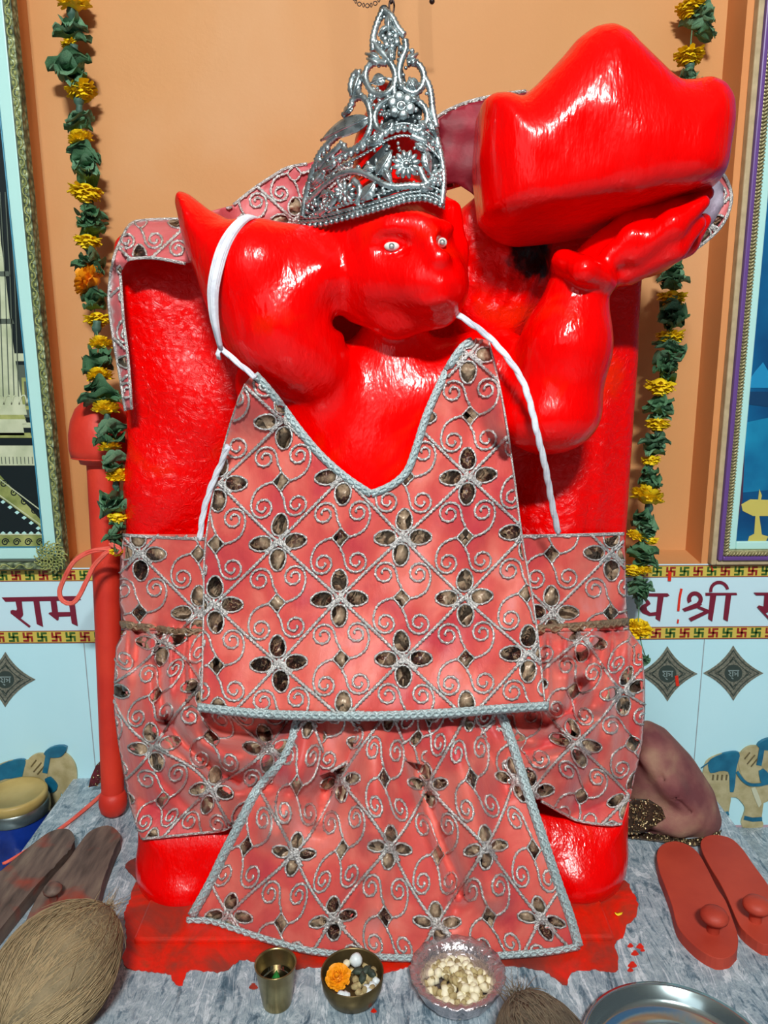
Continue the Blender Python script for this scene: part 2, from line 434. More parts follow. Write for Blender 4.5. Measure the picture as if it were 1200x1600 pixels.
ZT = [P(600, y, YW-.0015).z for y in (886.5, 904, 982.5, 1000.5)]
for zt, zb in ((ZT[0], ZT[1]), (ZT[2], ZT[3])):
    g = MB(); g.box((-2.2, YW-.0025, zb), (2.2, YW, zt), 0)
    g.box((-2.2, YW-.0028, zb-.0006), (2.2, YW-.002, zb+.0006), 1); g.box((-2.2, YW-.0028, zt-.0006), (2.2, YW-.002, zt+.0006), 1)
    hh = zt-zb; pitch = hh*1.17; c0 = (zt+zb)/2; u = hh*.40; w = hh*.08
    for i in range(-32, 33):
        if abs(i*pitch) < .36: continue
        x = i*pitch; mi = 1 if i % 2 else 2; y0, y1 = YW-.0032, YW-.002
        for (a0, z0, a1, z1) in ((-u,-w,u,w), (-w,-u,w,u), (w,u-2*w,u,u), (-u,-u,-w,-u+2*w), (-u,w,-u+2*w,u), (u-2*w,-u,u,-w)):
            g.box((x+min(a0,a1), y0, c0+min(z0,z1)), (x+max(a0,a1), y1, c0+max(z0,z1)), mi)
    g.build('border_strip', [M['tyellow'], M['tred'], M['tgreen']], band, smooth=False)
yl = YW-.003
def glyphs(sc, ox, oy, polys):
    g = MB()
    for k, p in enumerate(polys): flat_poly(g, [(ox+x*sc, oy+y*sc) for x, y in p], yl-.00012*k, .001)
    g.build('lettering', M['maroon'], band, smooth=False)
def ring(cx, cy, r, a0, a1, w, n=14):
    A_ = [math.radians(a0+(a1-a0)*i/n) for i in range(n+1)]
    return [(cx+(r+w/2)*math.cos(a), cy+(r+w/2)*math.sin(a)) for a in A_]+[(cx+(r-w/2)*math.cos(a), cy+(r-w/2)*math.sin(a)) for a in reversed(A_)]
glyphs(.11667, 0, 900, [[(22,288),(1035,270),(1085,322),(910,328),(70,345)],
  [(205,335),(288,335),(308,520),(298,545),(270,566),(408,672),(390,694),(140,500),(140,465),(165,455),(218,464),(228,440)],
  [(445,330),(522,330),(575,682),(492,645)], [(675,325),(752,325),(775,485),(940,483),(940,540),(785,545),(782,590),(765,596),(648,505),(660,490),(695,485)], [(915,315),(990,300),(1040,672),(960,635)]])
glyphs(.18333, 980, 870, [[(120,312),(345,312),(362,330),(340,342),(120,336)], [(262,335),(312,335),(280,552),(242,528)], [(150,340),(190,380),(200,402),(165,428),(172,455),(200,478),(250,470),(250,500),(190,505),(130,480),(105,445),(125,415),(160,398)],
  [(668,308),(932,308),(938,326),(668,332)], [(708,330),(760,330),(725,552),(690,530)], [(842,325),(888,325),(858,552),(820,532)], ring(785,290,72,172,350,26)+[], ring(578,362,50,150,420,34),
  [(590,395),(640,405),(600,435),(490,468),(470,445)], [(615,420),(700,455),(690,475),(600,440)], [(690,450),(700,475),(545,552),(525,525)],
  [(1080,306),(1330,306),(1330,328),(1100,328)], [(1172,325),(1220,325),(1205,470),(1180,482),(1290,590),(1270,605),(1108,430),(1125,415),(1165,425)], [(1262,325),(1305,325),(1290,552),(1255,530)]])
M['drip'] = Mat('red drip', (226,44,16), .4).m
g = MB(); line(g, [(1047,893),(1046,908)], 5, yl-.001); line(g, crom([(1065,920),(1062,935),(1060,955)], 5), 3.5, yl-.001); line(g, [(1060,968),(1059,974)], 2.5, yl-.001)
line(g, [(1057,1056),(1059,1072)], 5, yl-.001); line(g, [(1112,885),(1114,892)], 2, yl-.001); g.build('paint_drip', M['drip'], band, smooth=False)
# diamond tile ornaments
M['orn'] = W((92,92,80), (134,134,118), 300, 'grey glaze ornament', .3); M['orn2'] = Mat('dark glaze', (54,66,60), .3).m; M['orn3'] = Mat('light glaze', (132,150,148), .3).m
def concave(cx, cy, w, h, pull=.16, n=6):
    c = [(0,-h),(w,0),(0,h),(-w,0)]; out = []
    for i in range(4):
        a = np.array(c[i]); b_ = np.array(c[(i+1)%4]); m = (a+b_)/2*(1-pull*2)
        for j in range(n):
            t = j/n; q = (1-t)**2*a+2*t*(1-t)*m+t*t*b_; out.append((cx+q[0], cy+q[1]))
    return out
for cx, cy in ((8,1062), (1043,1053), (1146,1052), (-105,1062), (1250,1052)):
    g = MB(); flat_poly(g, concave(cx,cy,47,43), YW-.0014, .0013, 0); flat_poly(g, concave(cx,cy,41,37), YW-.0018, .001, 1); flat_poly(g, concave(cx,cy,38,34), YW-.0022, .001, 0)
    for s_ in (.62,): flat_poly(g, concave(cx,cy,47*s_,43*s_), YW-.0026, .001, 1); flat_poly(g, concave(cx,cy,47*s_-2.5,43*s_-2.5), YW-.003, .001, 0)
    circ = [(cx+14*math.cos(a), cy+13.5*math.sin(a)) for a in np.linspace(0, 2*PI, 24, endpoint=False)]
    flat_poly(g, circ, YW-.0034, .001, 1)
    for s_ in ([(cx-8,cy-4),(cx+9,cy-4)], [(cx-7,cy-3),(cx-4,cy),(cx-7,cy+2),(cx-3,cy+5)], [(cx-1,cy-4),(cx-1,cy+5)], [(cx+1,cy-1),(cx+5,cy+1),(cx+2,cy+3)], [(cx+7,cy-4),(cx+7,cy+5)], [(cx-3,cy+7),(cx,cy+9)]): line(g, s_, 1.6, YW-.0042, 2, .001)
    for a in (0, 90, 180, 270):
        d = np.array((math.cos(math.radians(a)), math.sin(math.radians(a))*.92)); n_ = np.array((-d[1], d[0])); p0 = np.array((cx,cy))+d*18
        line(g, [p0+n_*5, p0+d*6, p0-n_*5], 1.2, YW-.0042, 1, .001)
    g.build('diamond_ornament', [M['orn'], M['orn2'], M['orn3']], dado, smooth=False)
# printed elephants at the foot of the tiles
M['eb'] = W((170,156,112), (196,184,142), 60, 'beige glaze', .35); M['ebl'] = W((20,96,128), (34,118,150), 50, 'blue glaze', .3); M['edk'] = Mat('brown glaze', (110,98,66), .4).m; M['elt'] = Mat('cream glaze', (206,206,178), .4).m
def elephant(ox, oy, flip=1):
    def T(pts): return [(ox+flip*(x-1100), oy+(y-1160)) for x, y in pts]
    g = MB(); Z = YW-.0022
    def fp(pts, d, mi): flat_poly(g, crom(T(pts), 5, True), Z-d, d+.002, mi)
    fp([(1100,1200),(1108,1186),(1135,1176),(1160,1176),(1185,1172),(1200,1190),(1212,1215),(1206,1245),(1188,1256),(1160,1252),(1150,1246),(1125,1246),(1108,1240),(1098,1222)], .001, 0)
    fp([(1112,1236),(1140,1242),(1140,1262),(1138,1276),(1143,1288),(1128,1288),(1124,1272),(1116,1256)], .0006, 0)
    fp([(1150,1240),(1190,1246),(1192,1262),(1190,1280),(1192,1292),(1160,1293),(1158,1285),(1164,1262)], .0014, 0)
    fp([(1196,1240),(1214,1236),(1228,1262),(1232,1280),(1214,1284),(1208,1266)], .0005, 0)
    fp([(1155,1182),(1170,1167),(1190,1168),(1196,1182),(1190,1200),(1186,1222),(1178,1232),(1166,1222),(1156,1204)], .0024, 0)      # ear
    fp([(1188,1168),(1215,1164),(1232,1180),(1236,1205),(1228,1232),(1240,1262),(1232,1266),(1218,1240),(1206,1215),(1192,1200)], .0018, 0)
    for a in ([(1164,1186),(1172,1176)],[(1168,1194),(1180,1180)],[(1174,1198),(1184,1186)]): line(g, T(a), 1.6, Z-.005, 2)
    fp([(1108,1190),(1130,1178),(1155,1176),(1152,1195),(1150,1205),(1149,1222),(1146,1238),(1141,1238),(1140,1220),(1138,1206),(1124,1205),(1110,1208)], .0026, 1)   # blanket
    line(g, T([(1096,1200),(1110,1190),(1130,1178)]), 1.5, Z-.003, 1)
    for x in range(1115, 1140, 7): line(g, T([(x,1211),(x-1,1219)]), 2.2, Z-.0032, 2)
    line(g, T(crom([(1152,1206),(1160,1218),(1172,1226),(1190,1226),(1200,1222)], 4)), 4.5, Z-.0042, 1)
    fp([(1186,1205),(1194,1202),(1206,1216),(1200,1226),(1190,1224)], .0044, 1)
    fp([(1184,1166),(1192,1158),(1206,1154),(1220,1156),(1212,1170),(1194,1172)], .0042, 1)
    line(g, T([(1191,1168),(1189,1180),(1186,1196)]), 8, Z-.0044, 1)
    line(g, T([(1129,1273),(1139,1271)]), 6, Z-.002, 1); line(g, T([(1163,1278),(1176,1281),(1191,1280)]), 6, Z-.003, 1); line(g, T([(1208,1268),(1230,1268)]), 5, Z-.002, 1)
    fp([(1174,1232),(1180,1230),(1190,1256),(1186,1262)], .003, 3)
    g.build('elephant_ornament', [M['eb'], M['ebl'], M['edk'], M['elt']], dado, smooth=False)
elephant(1100, 1160); elephant(-16, 1172)
g = MB(); g.box((wx(1143,1290,YW), YW-.001, ZF), (2.2, YW, ZF+.004)); g.build('grout_line', Mat('pink grout', (190,160,170), .7).m, dado, smooth=False)
# ---------------------------------------------------------------- THE IDOL
idol = empty('idol', P(590, 1440, 1.02)*1, label='glossy red painted stone idol whose raised hand carries a hill, before the orange niche', cat='idol')
idol.location.z = 0
pr = []
def A(x, k=.02, op='add'):
    for p in (x if isinstance(x, list) else [x]): pr.append((p, k, op))
# torso
A(E(590,780,1.04,150,240,.09)); A(E(510,640,1.035,85,72,.065), .03); A(E(650,640,1.035,80,76,.065), .03)
A(E(580,690,1.03,60,80,.045), .04); A(E(580,1000,1.075,200,260,.08), .05)
A(K((430,600,1.04,62),(540,620,1.045,60),(770,590,1.03,72)), .04)
A(K((615,510,1.02,48),(605,620,1.045,62)), .03)            # neck
# legs
A(sd_pillow([(224,1235),(440,1235),(470,1408),(300,1412),(255,1400),(232,1372),(224,1320)], 1.02, .085, .07), .02)
A(sd_pillow([(740,1225),(975,1225),(970,1330),(958,1372),(920,1400),(740,1408)], 1.02, .09, .075), .02)
A(E(300,1345,1.0,72,40,.09), .03); A(E(890,1335,.985,72,46,.085), .03); A(E(340,1150,1.08,120,110,.07), .04); A(E(860,1150,1.08,120,110,.07), .04)
# head: skull, cap, muzzle, jaw
A(E(618,385,.985,96,108,.085), .02); A(K((612,330,.985,72),(606,230,.985,44),(602,150,.985,20)), .03)
A(E(662,442,.94,64,56,.06), .035); A(E(588,440,.965,58,50,.05), .03); A(E(690,452,.925,30,34,.035), .03)
A(K((545,470,.97,26),(620,497,.955,24),(686,490,.935,18)), .025)
A(K((545,360,.965,30),(524,400,.97,30),(512,455,.975,28)), .03)                 # ear lock on the left
A(K((706,330,.955,16),(717,390,.955,11),(716,450,.96,11)), .015)
A(K((576,366,.922,6),(612,354,.908,7),(648,352,.903,7),(668,358,.903,8)), .024)      # brow
A(K((668,358,.90,9),(678,380,.892,9),(686,400,.885,8)), .02); A(E(687,404,.884,11,7,.009), .012)
A(E(696,356,.916,12,7,.008), .02)
A(K((662,452,.893,6),(690,446,.884,7),(710,440,.893,5)), .008); A(K((668,468,.893,8),(690,464,.886,8)), .012)
A(E(612,384,.898,25,13,.012), .012, 'sub'); A(E(692,379,.892,12,11,.011), .01, 'sub')
A(K((657,459,.882,2.2),(690,455,.873,2.4),(710,449,.882,2)), .004, 'sub')
A(E(612,385,.912,18,11,.012), .006)
# arm on the left: raised, bent behind the head
A(sd_pillow([(281,304),(297,312),(325,336),(372,352),(440,366),(500,366),(545,400),(538,470),(520,560),(486,606),(440,603),(396,582),(360,550),(338,512),(318,455),(300,410),(288,360)], .985, .062, .055), .02)
A(E(405,425,.955,62,62,.045), .04); A(K((400,420,.95,52),(440,520,.95,50),(490,570,.97,46)), .04); A(K((470,400,.965,34),(520,440,.97,30)), .03)
A(K((430,500,.925,22),(500,430,.93,22)), .03)
A(K((288,318,.985,10),(320,360,.98,26)), .02)
A(K((527,506,.80,13),(531,504,1.03,11)), .008, 'sub')
A(K((556,500,.90,6),(560,498,.94,5)), .008, 'sub')
# arm on the right
A(K((765,600,1.03,70),(850,640,.985,66)), .03); A(K((868,628,.96,70),(884,540,.955,66),(902,460,.955,50)), .02)
A(E(848,655,.955,72,40,.05), .03)
A(sd_ell(P(910,430,.955), (.040,.056,.019), -.42), .004); A(K((880,408,.935,19),(912,422,.905,21),(944,440,.935,19)), .006)
A(K((925,425,.985,38),(962,404,.975,40),(1020,380,.96,42),(1060,350,.955,30)), .016)
A(K((980,420,.95,26),(1050,385,.93,23),(1088,350,.93,15)), .01); A(K((990,392,.93,24),(1050,352,.915,22),(1098,316,.915,12)), .008)
A(K((1000,372,.955,22),(1060,330,.94,20),(1106,302,.94,11)), .008); A(K((1010,410,.975,22),(1070,380,.965,20),(1100,345,.965,12)), .008)
A(K((935,402,.975,30),(1000,352,.965,32),(1075,312,.955,16)), .012)
A(K((955,400,.93,18),(985,370,.925,15),(1005,348,.935,11)), .012)
body = solid_obj('body', pr, .0034, M['red'], idol)
# carved back slab, standing behind the figure
pr = []
sl = P(196, 700, 1.08).x; sr = P(992, 700, 1.08).x; zt = P(600, 362, 1.1).z
A(sd_box((sl, 1.075, 0), (sr, 1.17, zt), .022), 0)
A(K((410,520,1.11,50),(340,640,1.115,46),(270,760,1.115,42),(240,860,1.115,36)), .05); A(K((250,470,1.105,26),(285,600,1.105,24),(250,760,1.105,24)), .05)
A(K((860,860,1.09,60),(930,560,1.09,30)), .05)
A(E(836,400,1.06,28,30,.05), .02, 'sub'); 
bs = np.random.default_rng(3).random((60, 3)); 
def crinkle(X, Y, Z):
    x0, z0 = P(700,300,1.07).x, P(700,520,1.07).z; m = np.clip((X-x0)/.02, 0, 1)*np.clip((P(870,400,1.07).x-X)/.03, 0, 1)*np.clip((Z-z0)/.03, 0, 1)
    g = np.zeros_like(X)
    for i in range(14): a = bs[i]*6.28; f = 90+bs[i+20][0]*190; g += np.sin((X*math.cos(a[0])+Z*math.sin(a[0]))*f+a[1]+1.3*np.sin((X*math.sin(a[2])-Z*math.cos(a[2]))*f*.5+a[0]))
    return -m*g*.0009
A(E(775,420,1.06,85,120,.045), .03)
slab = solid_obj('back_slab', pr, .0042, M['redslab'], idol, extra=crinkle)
from mathutils.bvhtree import BVHTree
GX, GY = np.arange(140, 1061, 8.0), np.arange(500, 1521, 8.0)
bts = [BVHTree.FromPolygons([v.co for v in o_.data.vertices], [tuple(p.vertices) for p in o_.data.polygons]) for o_ in (body, slab)]; GD = np.full((len(GY), len(GX)), 9.0)
for j, yy in enumerate(GY):
    for i, xx in enumerate(GX):
        r_ = Vector(ray(xx, yy))
        for bt_ in bts:
            h_ = bt_.ray_cast(Vector((0,0,H))+r_*.3, r_.normalized())
            if h_[0] is not None: GD[j, i] = min(GD[j, i], h_[0].y)
GM = GD.copy()
for dj in (-1,0,1):
    for di in (-1,0,1): GM = np.minimum(GM, np.roll(np.roll(GD, dj, 0), di, 1))
GS = GM.copy()
for _ in range(3): GS = np.minimum((np.roll(GS,1,0)+np.roll(GS,-1,0)+np.roll(GS,1,1)+np.roll(GS,-1,1)+4*GS)/8, GM)
def front(px, py, gap=.005):               # the cloth lies on the figure, never inside it
    u = min(max((px-GX[0])/8, 0), len(GX)-1.01); v = min(max((py-GY[0])/8, 0), len(GY)-1.01); i, j = int(u), int(v); u -= i; v -= j
    return (GS[j,i]*(1-u)+GS[j,i+1]*u)*(1-v)+(GS[j+1,i]*(1-u)+GS[j+1,i+1]*u)*v-gap
# the hill in the raised hand
p1, p2, p3 = P(772,338,.885), P(1086,276,.885), P(862,390,1.04)
nn = (p2-p1).cross(p3-p1).normalized(); nn = -nn if nn.z > 0 else nn
hill = [(746,192),(748,172),(764,159),(788,158),(808,165),(830,146),(862,112),(890,82),(916,64),(942,58),(966,68),(992,93),(1022,122),(1044,146),(1066,152),(1086,145),(1104,152),(1117,172),(1121,204),(1117,245),(1116,300),(1090,340),(900,430),(800,400),(750,345),(741,260)]
pr = [((sd_pillow(hill, .955, .085, .06, cut=(p1, nn))), 0, 'add')]
A(K((940,90,.925,22),(955,180,.895,22),(990,270,.89,10)), .03); A(K((1092,175,.925,26),(1072,240,.895,24)), .045); A(E(985,235,.93,60,60,.062), .03, 'add')
hillo = solid_obj('carried_hill', pr, .0034, M['redhill'], idol, label='red hill carried on the raised palm')
M['eye'] = Mat('painted eye white', (226,228,222), .25).m; M['eyed'] = Mat('eye ring', (120,130,130), .3).m
for (ex, ey, Y, rx, rz) in ((612,385,.9035,12,7), (691,379,.9015,7.5,7.5)):
    g = MB(); s_ = m_per_px(ex, ey, Y); g.ball(P(ex,ey,Y), (rx*s_, .005, rz*s_), 20, 12, 0)
    g.tube([P(ex+3.6*math.cos(a), ey-1+3.6*math.sin(a), Y-.0052) for a in np.linspace(0, 2*PI, 17)], .0007, 5, 1)
    g.ball(P(ex,ey-1,Y-.0052), (.0016,.001,.0016), 8, 5, 0); g.build('eye', [M['eye'], M['eyed']], idol, label='painted white eye')
# low plinth the idol stands on, and the spilled paint around it
b = MB(); lo, hi = onz(207,1480,0), onz(962,1478,0); b.box((lo.x, lo.y+.004, 0), (hi.x, 1.2, .009)); b.build('plinth', M['spill'], idol, smooth=False, bevel=.003)
ol = [(213,1380),(205,1405),(195,1425),(198,1470),(193,1508),(225,1518),(262,1522),(272,1536),(284,1540),(296,1518),(350,1519),(380,1500),(440,1516),(500,1512),(560,1530),(640,1512),(700,1522),(760,1512),(812,1512),(850,1518),(868,1530),(886,1540),(893,1522),(925,1516),(962,1518),(966,1498),(960,1478),(975,1462),(978,1448),(992,1436),(996,1412),(985,1388),(972,1370),(966,1345),(900,1330),(260,1335)]
ol = [tuple(p) for p in crom(ol, 4, True)]; ol = [(x+random.uniform(-1.6,1.6), y+random.uniform(-1.6,1.6)) for x, y in ol]
g = MB(); q = [onz(x, y, .0) for x, y in ol]; g.prism([(v.x, v.y) for v in q], lambda p: (p[0], p[1], .0016), lambda p: (p[0], p[1], .0002))
for cx, cy, r in ((985,1478,4),(992,1490,5),(1000,1479,5),(988,1508,6),(985,1516,4),(1004,1485,3),(396,1542,6),(440,1530,9),(584,1580,4)):
    q = [onz(cx+r*(1+.4*math.sin(3*a))*math.cos(a), cy+.8*r*math.sin(a), 0) for a in np.linspace(0, 2*PI, 12, endpoint=False)]; g.prism([(v.x,v.y) for v in q], lambda p: (p[0],p[1],.0012), lambda p: (p[0],p[1],.0002))
g.build('paint_spill', M['spill'], smooth=False, label='dried red paint spilled over the grey marble around the foot of the idol', cat='paint')
# ---------------------------------------------------------------- EMBROIDERED CLOTHS
def cloth_mesh(name, poly, depth, mat, parent=None, grid=9, thick=.0011, close=True, **k):
    pts = dense(poly, grid); n = len(pts); V2 = [Vector(p) for p in pts]
    xs = [p[0] for p in pts]; ys = [p[1] for p in pts]; pn = np.array(pts)
    y = min(ys)+grid*.5; row = 0
    while y < max(ys):
        x = min(xs)+(grid*.5 if row % 2 else 0)
        while x < max(xs):
            if inside(x, y, pts) and np.min(np.hypot(pn[:,0]-x, pn[:,1]-y)) > grid*.45: V2.append(Vector((x, y)))
            x += grid
        y += grid*.87; row += 1
    r = delaunay_2d_cdt(V2, [], [list(range(n))], 1, 1e-4)
    vs = [P(v.x, v.y, float(depth(v.x, v.y))) for v in r[0]]
    me = bpy.data.meshes.new(name); fs = []
    for f in r[2]:
        a, b_, c = (r[0][i] for i in f[:3]); fs.append(tuple(f) if (b_.x-a.x)*(c.y-a.y)-(b_.y-a.y)*(c.x-a.x) < 0 else tuple(reversed(f)))
    me.from_pydata([tuple(v) for v in vs], [], fs); me.materials.append(mat)
    me.polygons.foreach_set('use_smooth', [True]*len(fs)); me.update()
    o = link(name, me, parent, **k); s_ = o.modifiers.new('thickness', 'SOLIDIFY'); s_.thickness = thick; s_.offset = -1
    return o
def spiral(cx, cy, r, turns=1.55, mirror=1, n=15):
    out = []
    for i in range(n+1):
        t = i/n; a = -2*PI*turns*(1-t); rr = r*(.18+.82*t**.8); out.append((cx+mirror*rr*math.cos(a), cy+mirror*rr*math.sin(a)))
    return out
def motif(a, hh):          # curves of one diamond about its centre; scaled from half widths 97 x 95
    sx, sy = a/99.0, hh/95.0; S = []
    c1 = spiral(-27, -38, 19)+[(-6,-28),(-2,-20),(0,-15)]; c2 = spiral(27, -39, 18)+[(45,-28),(39,-13),(27,-4),(13,0)]
    for c in (c1, c2): S += [c, [(-x, -y) for x, y in c]]
    sq = [(0,-15),(13,0),(0,15),(-13,0)]
    return [[(x*sx, y*sy) for x, y in c] for c in S], [(x*sx, y*sy) for x, y in sq]
def embroider(parent, poly, depth, x0, y0, a, hh, warp=lambda x, y: (x, y), off=.0018, rt=2.35, seed=1, tname='silver_embroidery'):
    rnd = random.Random(seed); th = MB(); sq = MB(); mi_ = MB()
    xs = [p[0] for p in poly]; ys = [p[1] for p in poly]
    def pt(x, y, o): return P(x, y, float(depth(x, y))-o)
    def put(c, r):
        c = [warp(*q) for q in crom(c, 3.2)]; run = []
        for q in c+[None]:
            if q is not None and inside(q[0], q[1], poly): run.append(q)
            else:
                if len(run) > 2:
                    rr = [r*.00078*(1+(.32 if i % 2 else -.25)) for i in range(len(run))]; th.tube([pt(x, y, off) for x, y in run], rr, 4)
                run = []
    def patch(c):
        c = [warp(*q) for q in c]; k = sum(inside(x, y, poly) for x, y in c)
        if k < len(c): 
            c = [q for q in c if inside(q[0], q[1], poly)]
            if len(c) < 4: return
        cx = sum(q[0] for q in c)/len(c); cy = sum(q[1] for q in c)/len(c); n = len(c)
        vs = [pt(x, y, off*.7) for x, y in c]+[pt(cx, cy, off*.8)]
        sq.add(vs, [(i, (i+1)%n, n) for i in range(n)]+[tuple(range(n-1,-1,-1))])
    swirls, square = motif(a, hh)
    for j in range(-14, 15):
        for i in range(-9, 10):
            fx = x0+2*a*i+(a if j % 2 else 0); fy = y0+hh*j
            if not (min(xs)-2*a < fx < max(xs)+2*a and min(ys)-2*hh < fy < max(ys)+2*hh): continue
            # flower of four petals with crossing diagonals
            for an, L, w_ in ((-90,36,13),(90,36,13),(0,36,12),(180,36,12)):
                an += rnd.uniform(-5,5); ca, sa = math.cos(math.radians(an)), math.sin(math.radians(an)); k = a/99
                el = [((10+L/2+L/2*math.cos(t)), w_*math.sin(t)*(1-.15*math.cos(t))) for t in np.linspace(0, 2*PI, 14, endpoint=False)]
                el = [(fx+k*(u*ca-v*sa), fy+k*(u*sa+v*ca)) for u, v in el]
                patch(el); put(el+[el[0]], rt*.8)
            for sx in (-1, 1):
                put([(fx+sx*a*t, fy+hh*t) for t in (0,.25,.5,.75,1)], rt*1.25); put([(fx+sx*a*t+1, fy+hh*t-4) for t in (.02,.12,.2)], rt*1.3)
            for t in range(3):
                d = rnd.uniform(0, 6.28); put([(fx-9*math.cos(d), fy-9*math.sin(d)), (fx, fy), (fx+9*math.cos(d), fy+9*math.sin(d))], rt*1.3)
            if rnd.random() < .4:
                x, y = warp(fx+rnd.uniform(-12,12), fy+rnd.uniform(-10,14))
                if inside(x, y, poly): c = pt(x, y, off*1.8); mi_.ball(c, (.0035,.0008,.0035), 9, 4, 0, Matrix.Rotation(rnd.uniform(-.5,.5), 3, 'X'))
            cx, cy = fx+a, fy
            for c in swirls: put([(cx+x, cy+y) for x, y in c], rt)
            q = dense([(cx+x, cy+y) for x, y in square], 9); patch([tuple(v) for v in q]); q = [tuple(v) for v in q]; put(q+[q[0]], rt*.7)
    th.add(sq.v, sq.f, 1); th.add(mi_.v, mi_.f, 2); th.build(tname, [M['thread'], M['sequin'], M['mirror']], parent)
def braid(parent, pts, depth, w, mat=None, name='braid_trim', off=.0026, step=5):
    c = crom(pts, step); g = MB(); Pn = [P(x, y, float(depth(x, y))-off) for x, y in c]
    r = [w/2*.00082*(1+(.10 if i % 2 else 0)) for i in range(len(Pn))]
    g.tube(Pn, r, 8, flat=.38); 
    # plaited strands on top
    for ph in (0, PI):
        q = []
        for i, (x, y) in enumerate(c):
            t = np.array(c[min(i+1,len(c)-1)])-np.array(c[max(i-1,0)]); t = t/np.linalg.norm(t); n_ = np.array((-t[1], t[0]))*w*.28*math.sin(i*1.3+ph); q.append(P(x+n_[0], y+n_[1], float(depth(x, y))-off-w*.00018))
        g.tube(q, w*.00014, 4)
    return g.build(name, mat or M['trim'], parent)
def fold(px, py, folds):
    d = 0.0
    for pts, w, amp in folds:
        r = segdist(np.float64(px), np.float64(py), pts); d += amp*math.exp(-(r/(w+3))**2)
    return d
# ---- gathered skirt round the waist and thighs
LO = [(835,193),(870,188),(940,186),(985,194),(1010,181),(1060,178),(1110,178),(1160,184),(1200,191),(1260,203),(1312,220)]
RO = [(835,974),(870,977),(940,978),(985,984),(1010,1002),(1060,1008),(1110,1008),(1160,1004),(1200,996),(1250,984),(1288,972)]
def interp(tab, y): return float(np.interp(y, [t[0] for t in tab], [t[1] for t in tab]))
SF = [([(262,1130),(290,1165),(330,1200),(372,1222)], 8, .032), ([(240,1040),(262,1130)], 7, .012), ([(330,1140),(400,1146),(470,1120)], 18, .028), ([(245,985),(250,1050)], 6, .012),
      ([(285,985),(300,1060),(316,1110)], 6, .014), ([(215,985),(212,1030)], 5, .01), ([(318,990),(322,1060)], 6, .014), ([(230,1160),(256,1220),(300,1265)], 9, .008),
      ([(880,1035),(915,1030)], 8, .02), ([(905,1070),(890,1110),(855,1130),(830,1120)], 8, .03), ([(930,1010),(905,1080)], 6, .014), ([(950,990),(930,1060),(895,1130)], 6, .012),
      ([(962,985),(958,1060),(965,1130)], 6, .01), ([(800,1125),(850,1140)], 16, .03), ([(985,1000),(975,1080),(985,1150)], 6, .009), ([(820,1175),(880,1165),(925,1120)], 8, .014),
      ([(940,1130),(930,1200),(900,1250)], 9, .008), ([(400,1190),(440,1160),(470,1130)], 10, -.012), ([(280,1100),(350,1180),(430,1190)], 14, -.01),([(950,1080),(900,1160),(830,1200)], 12, -.01)]
def Dskirt(px, py):
    l, r = interp(LO, py), interp(RO, py); cx = (l+r)/2; hw = (r-l)/2+6; t = min(1, abs(px-cx)/hw)
    yc = np.interp(py, [835,960,985,1000,1060,1150,1240,1320], [.99,.98,.962,.938,.905,.892,.894,.92])
    y = yc+.15*(1-math.sqrt(max(0, 1-t**2.6)))
    y -= .022*math.exp(-((px-300)/70)**2-((py-1150)/90)**2)+.022*math.exp(-((px-905)/70)**2-((py-1140)/90)**2)
    if py > 985:
        e = math.exp(-(py-985)/75); ph = px*.21+1.6*math.sin(px*.045); y += .015*e*(math.sin(ph)+.35*math.sin(2*ph+1))+.006*math.exp(-(py-985)/220)*math.sin(px*.12+py*.02)
        y += .004*math.sin(px*.05+py*.035)+.0018*math.sin(px*.11-py*.07)
    else: y += .002*math.sin(px*.05+py*.04)
    return min(y+1.85*fold(px, py, SF), front(px, py, .004))
skirt = empty('cloth_skirt', P(590, 1300, 1.0), label='salmon embroidered skirt gathered in bulging folds around the waist and thighs of the idol', cat='skirt')
bandp = [(x, y) for y, x in LO if y <= 985]; bandp = bandp+[(x, y) for y, x in reversed(RO) if y <= 985]
bandp = bandp[:4]+[(590,990)]+bandp[4:]
cloth_mesh('waist_panel', bandp, Dskirt, M['pink'], skirt)
pouf = [(194,985),(400,989),(590,990),(800,989),(984,985)]+[(x, y) for y, x in RO if y > 985]+[(950,1290),(905,1284),(880,1272),(850,1254),(800,1225),(590,1180),(420,1240),(368,1284),(350,1298),(300,1304),(250,1310),(220,1312)]+[(x, y) for y, x in reversed(LO) if 985 < y < 1312]
gs = cloth_mesh('gathered_panel', pouf, Dskirt, M['pink'], skirt, grid=4.4)
embroider(skirt, bandp, Dskirt, 218, 865, 92, 92, seed=3)
embroider(gs, pouf, lambda x, y: Dskirt(x, y), 245, 1160, 82, 82, lambda x, y: (x+10*math.sin(y*.03+x*.01), y+9*math.sin(x*.035)), rt=2.3, seed=5)
M['belt'] = silver('dull gold braid', (166,140,112), 500, .8, .5, .3)
braid(skirt, [(190,976),(250,984),(320,990),(590,992),(840,984),(980,972)], Dskirt, 17, M['belt'], 'waist_braid', .001)
braid(skirt, [(191,836),(320,842),(600,842),(820,838),(975,834)], Dskirt, 6, M['thread'], 'silver_edging', .001)
for p in ([(222,1311),(300,1303),(350,1297),(370,1282)], [(846,1252),(880,1271),(906,1283),(950,1289),(972,1287)]): braid(skirt, p, Dskirt, 5, M['thread'], 'silver_edging', .001)
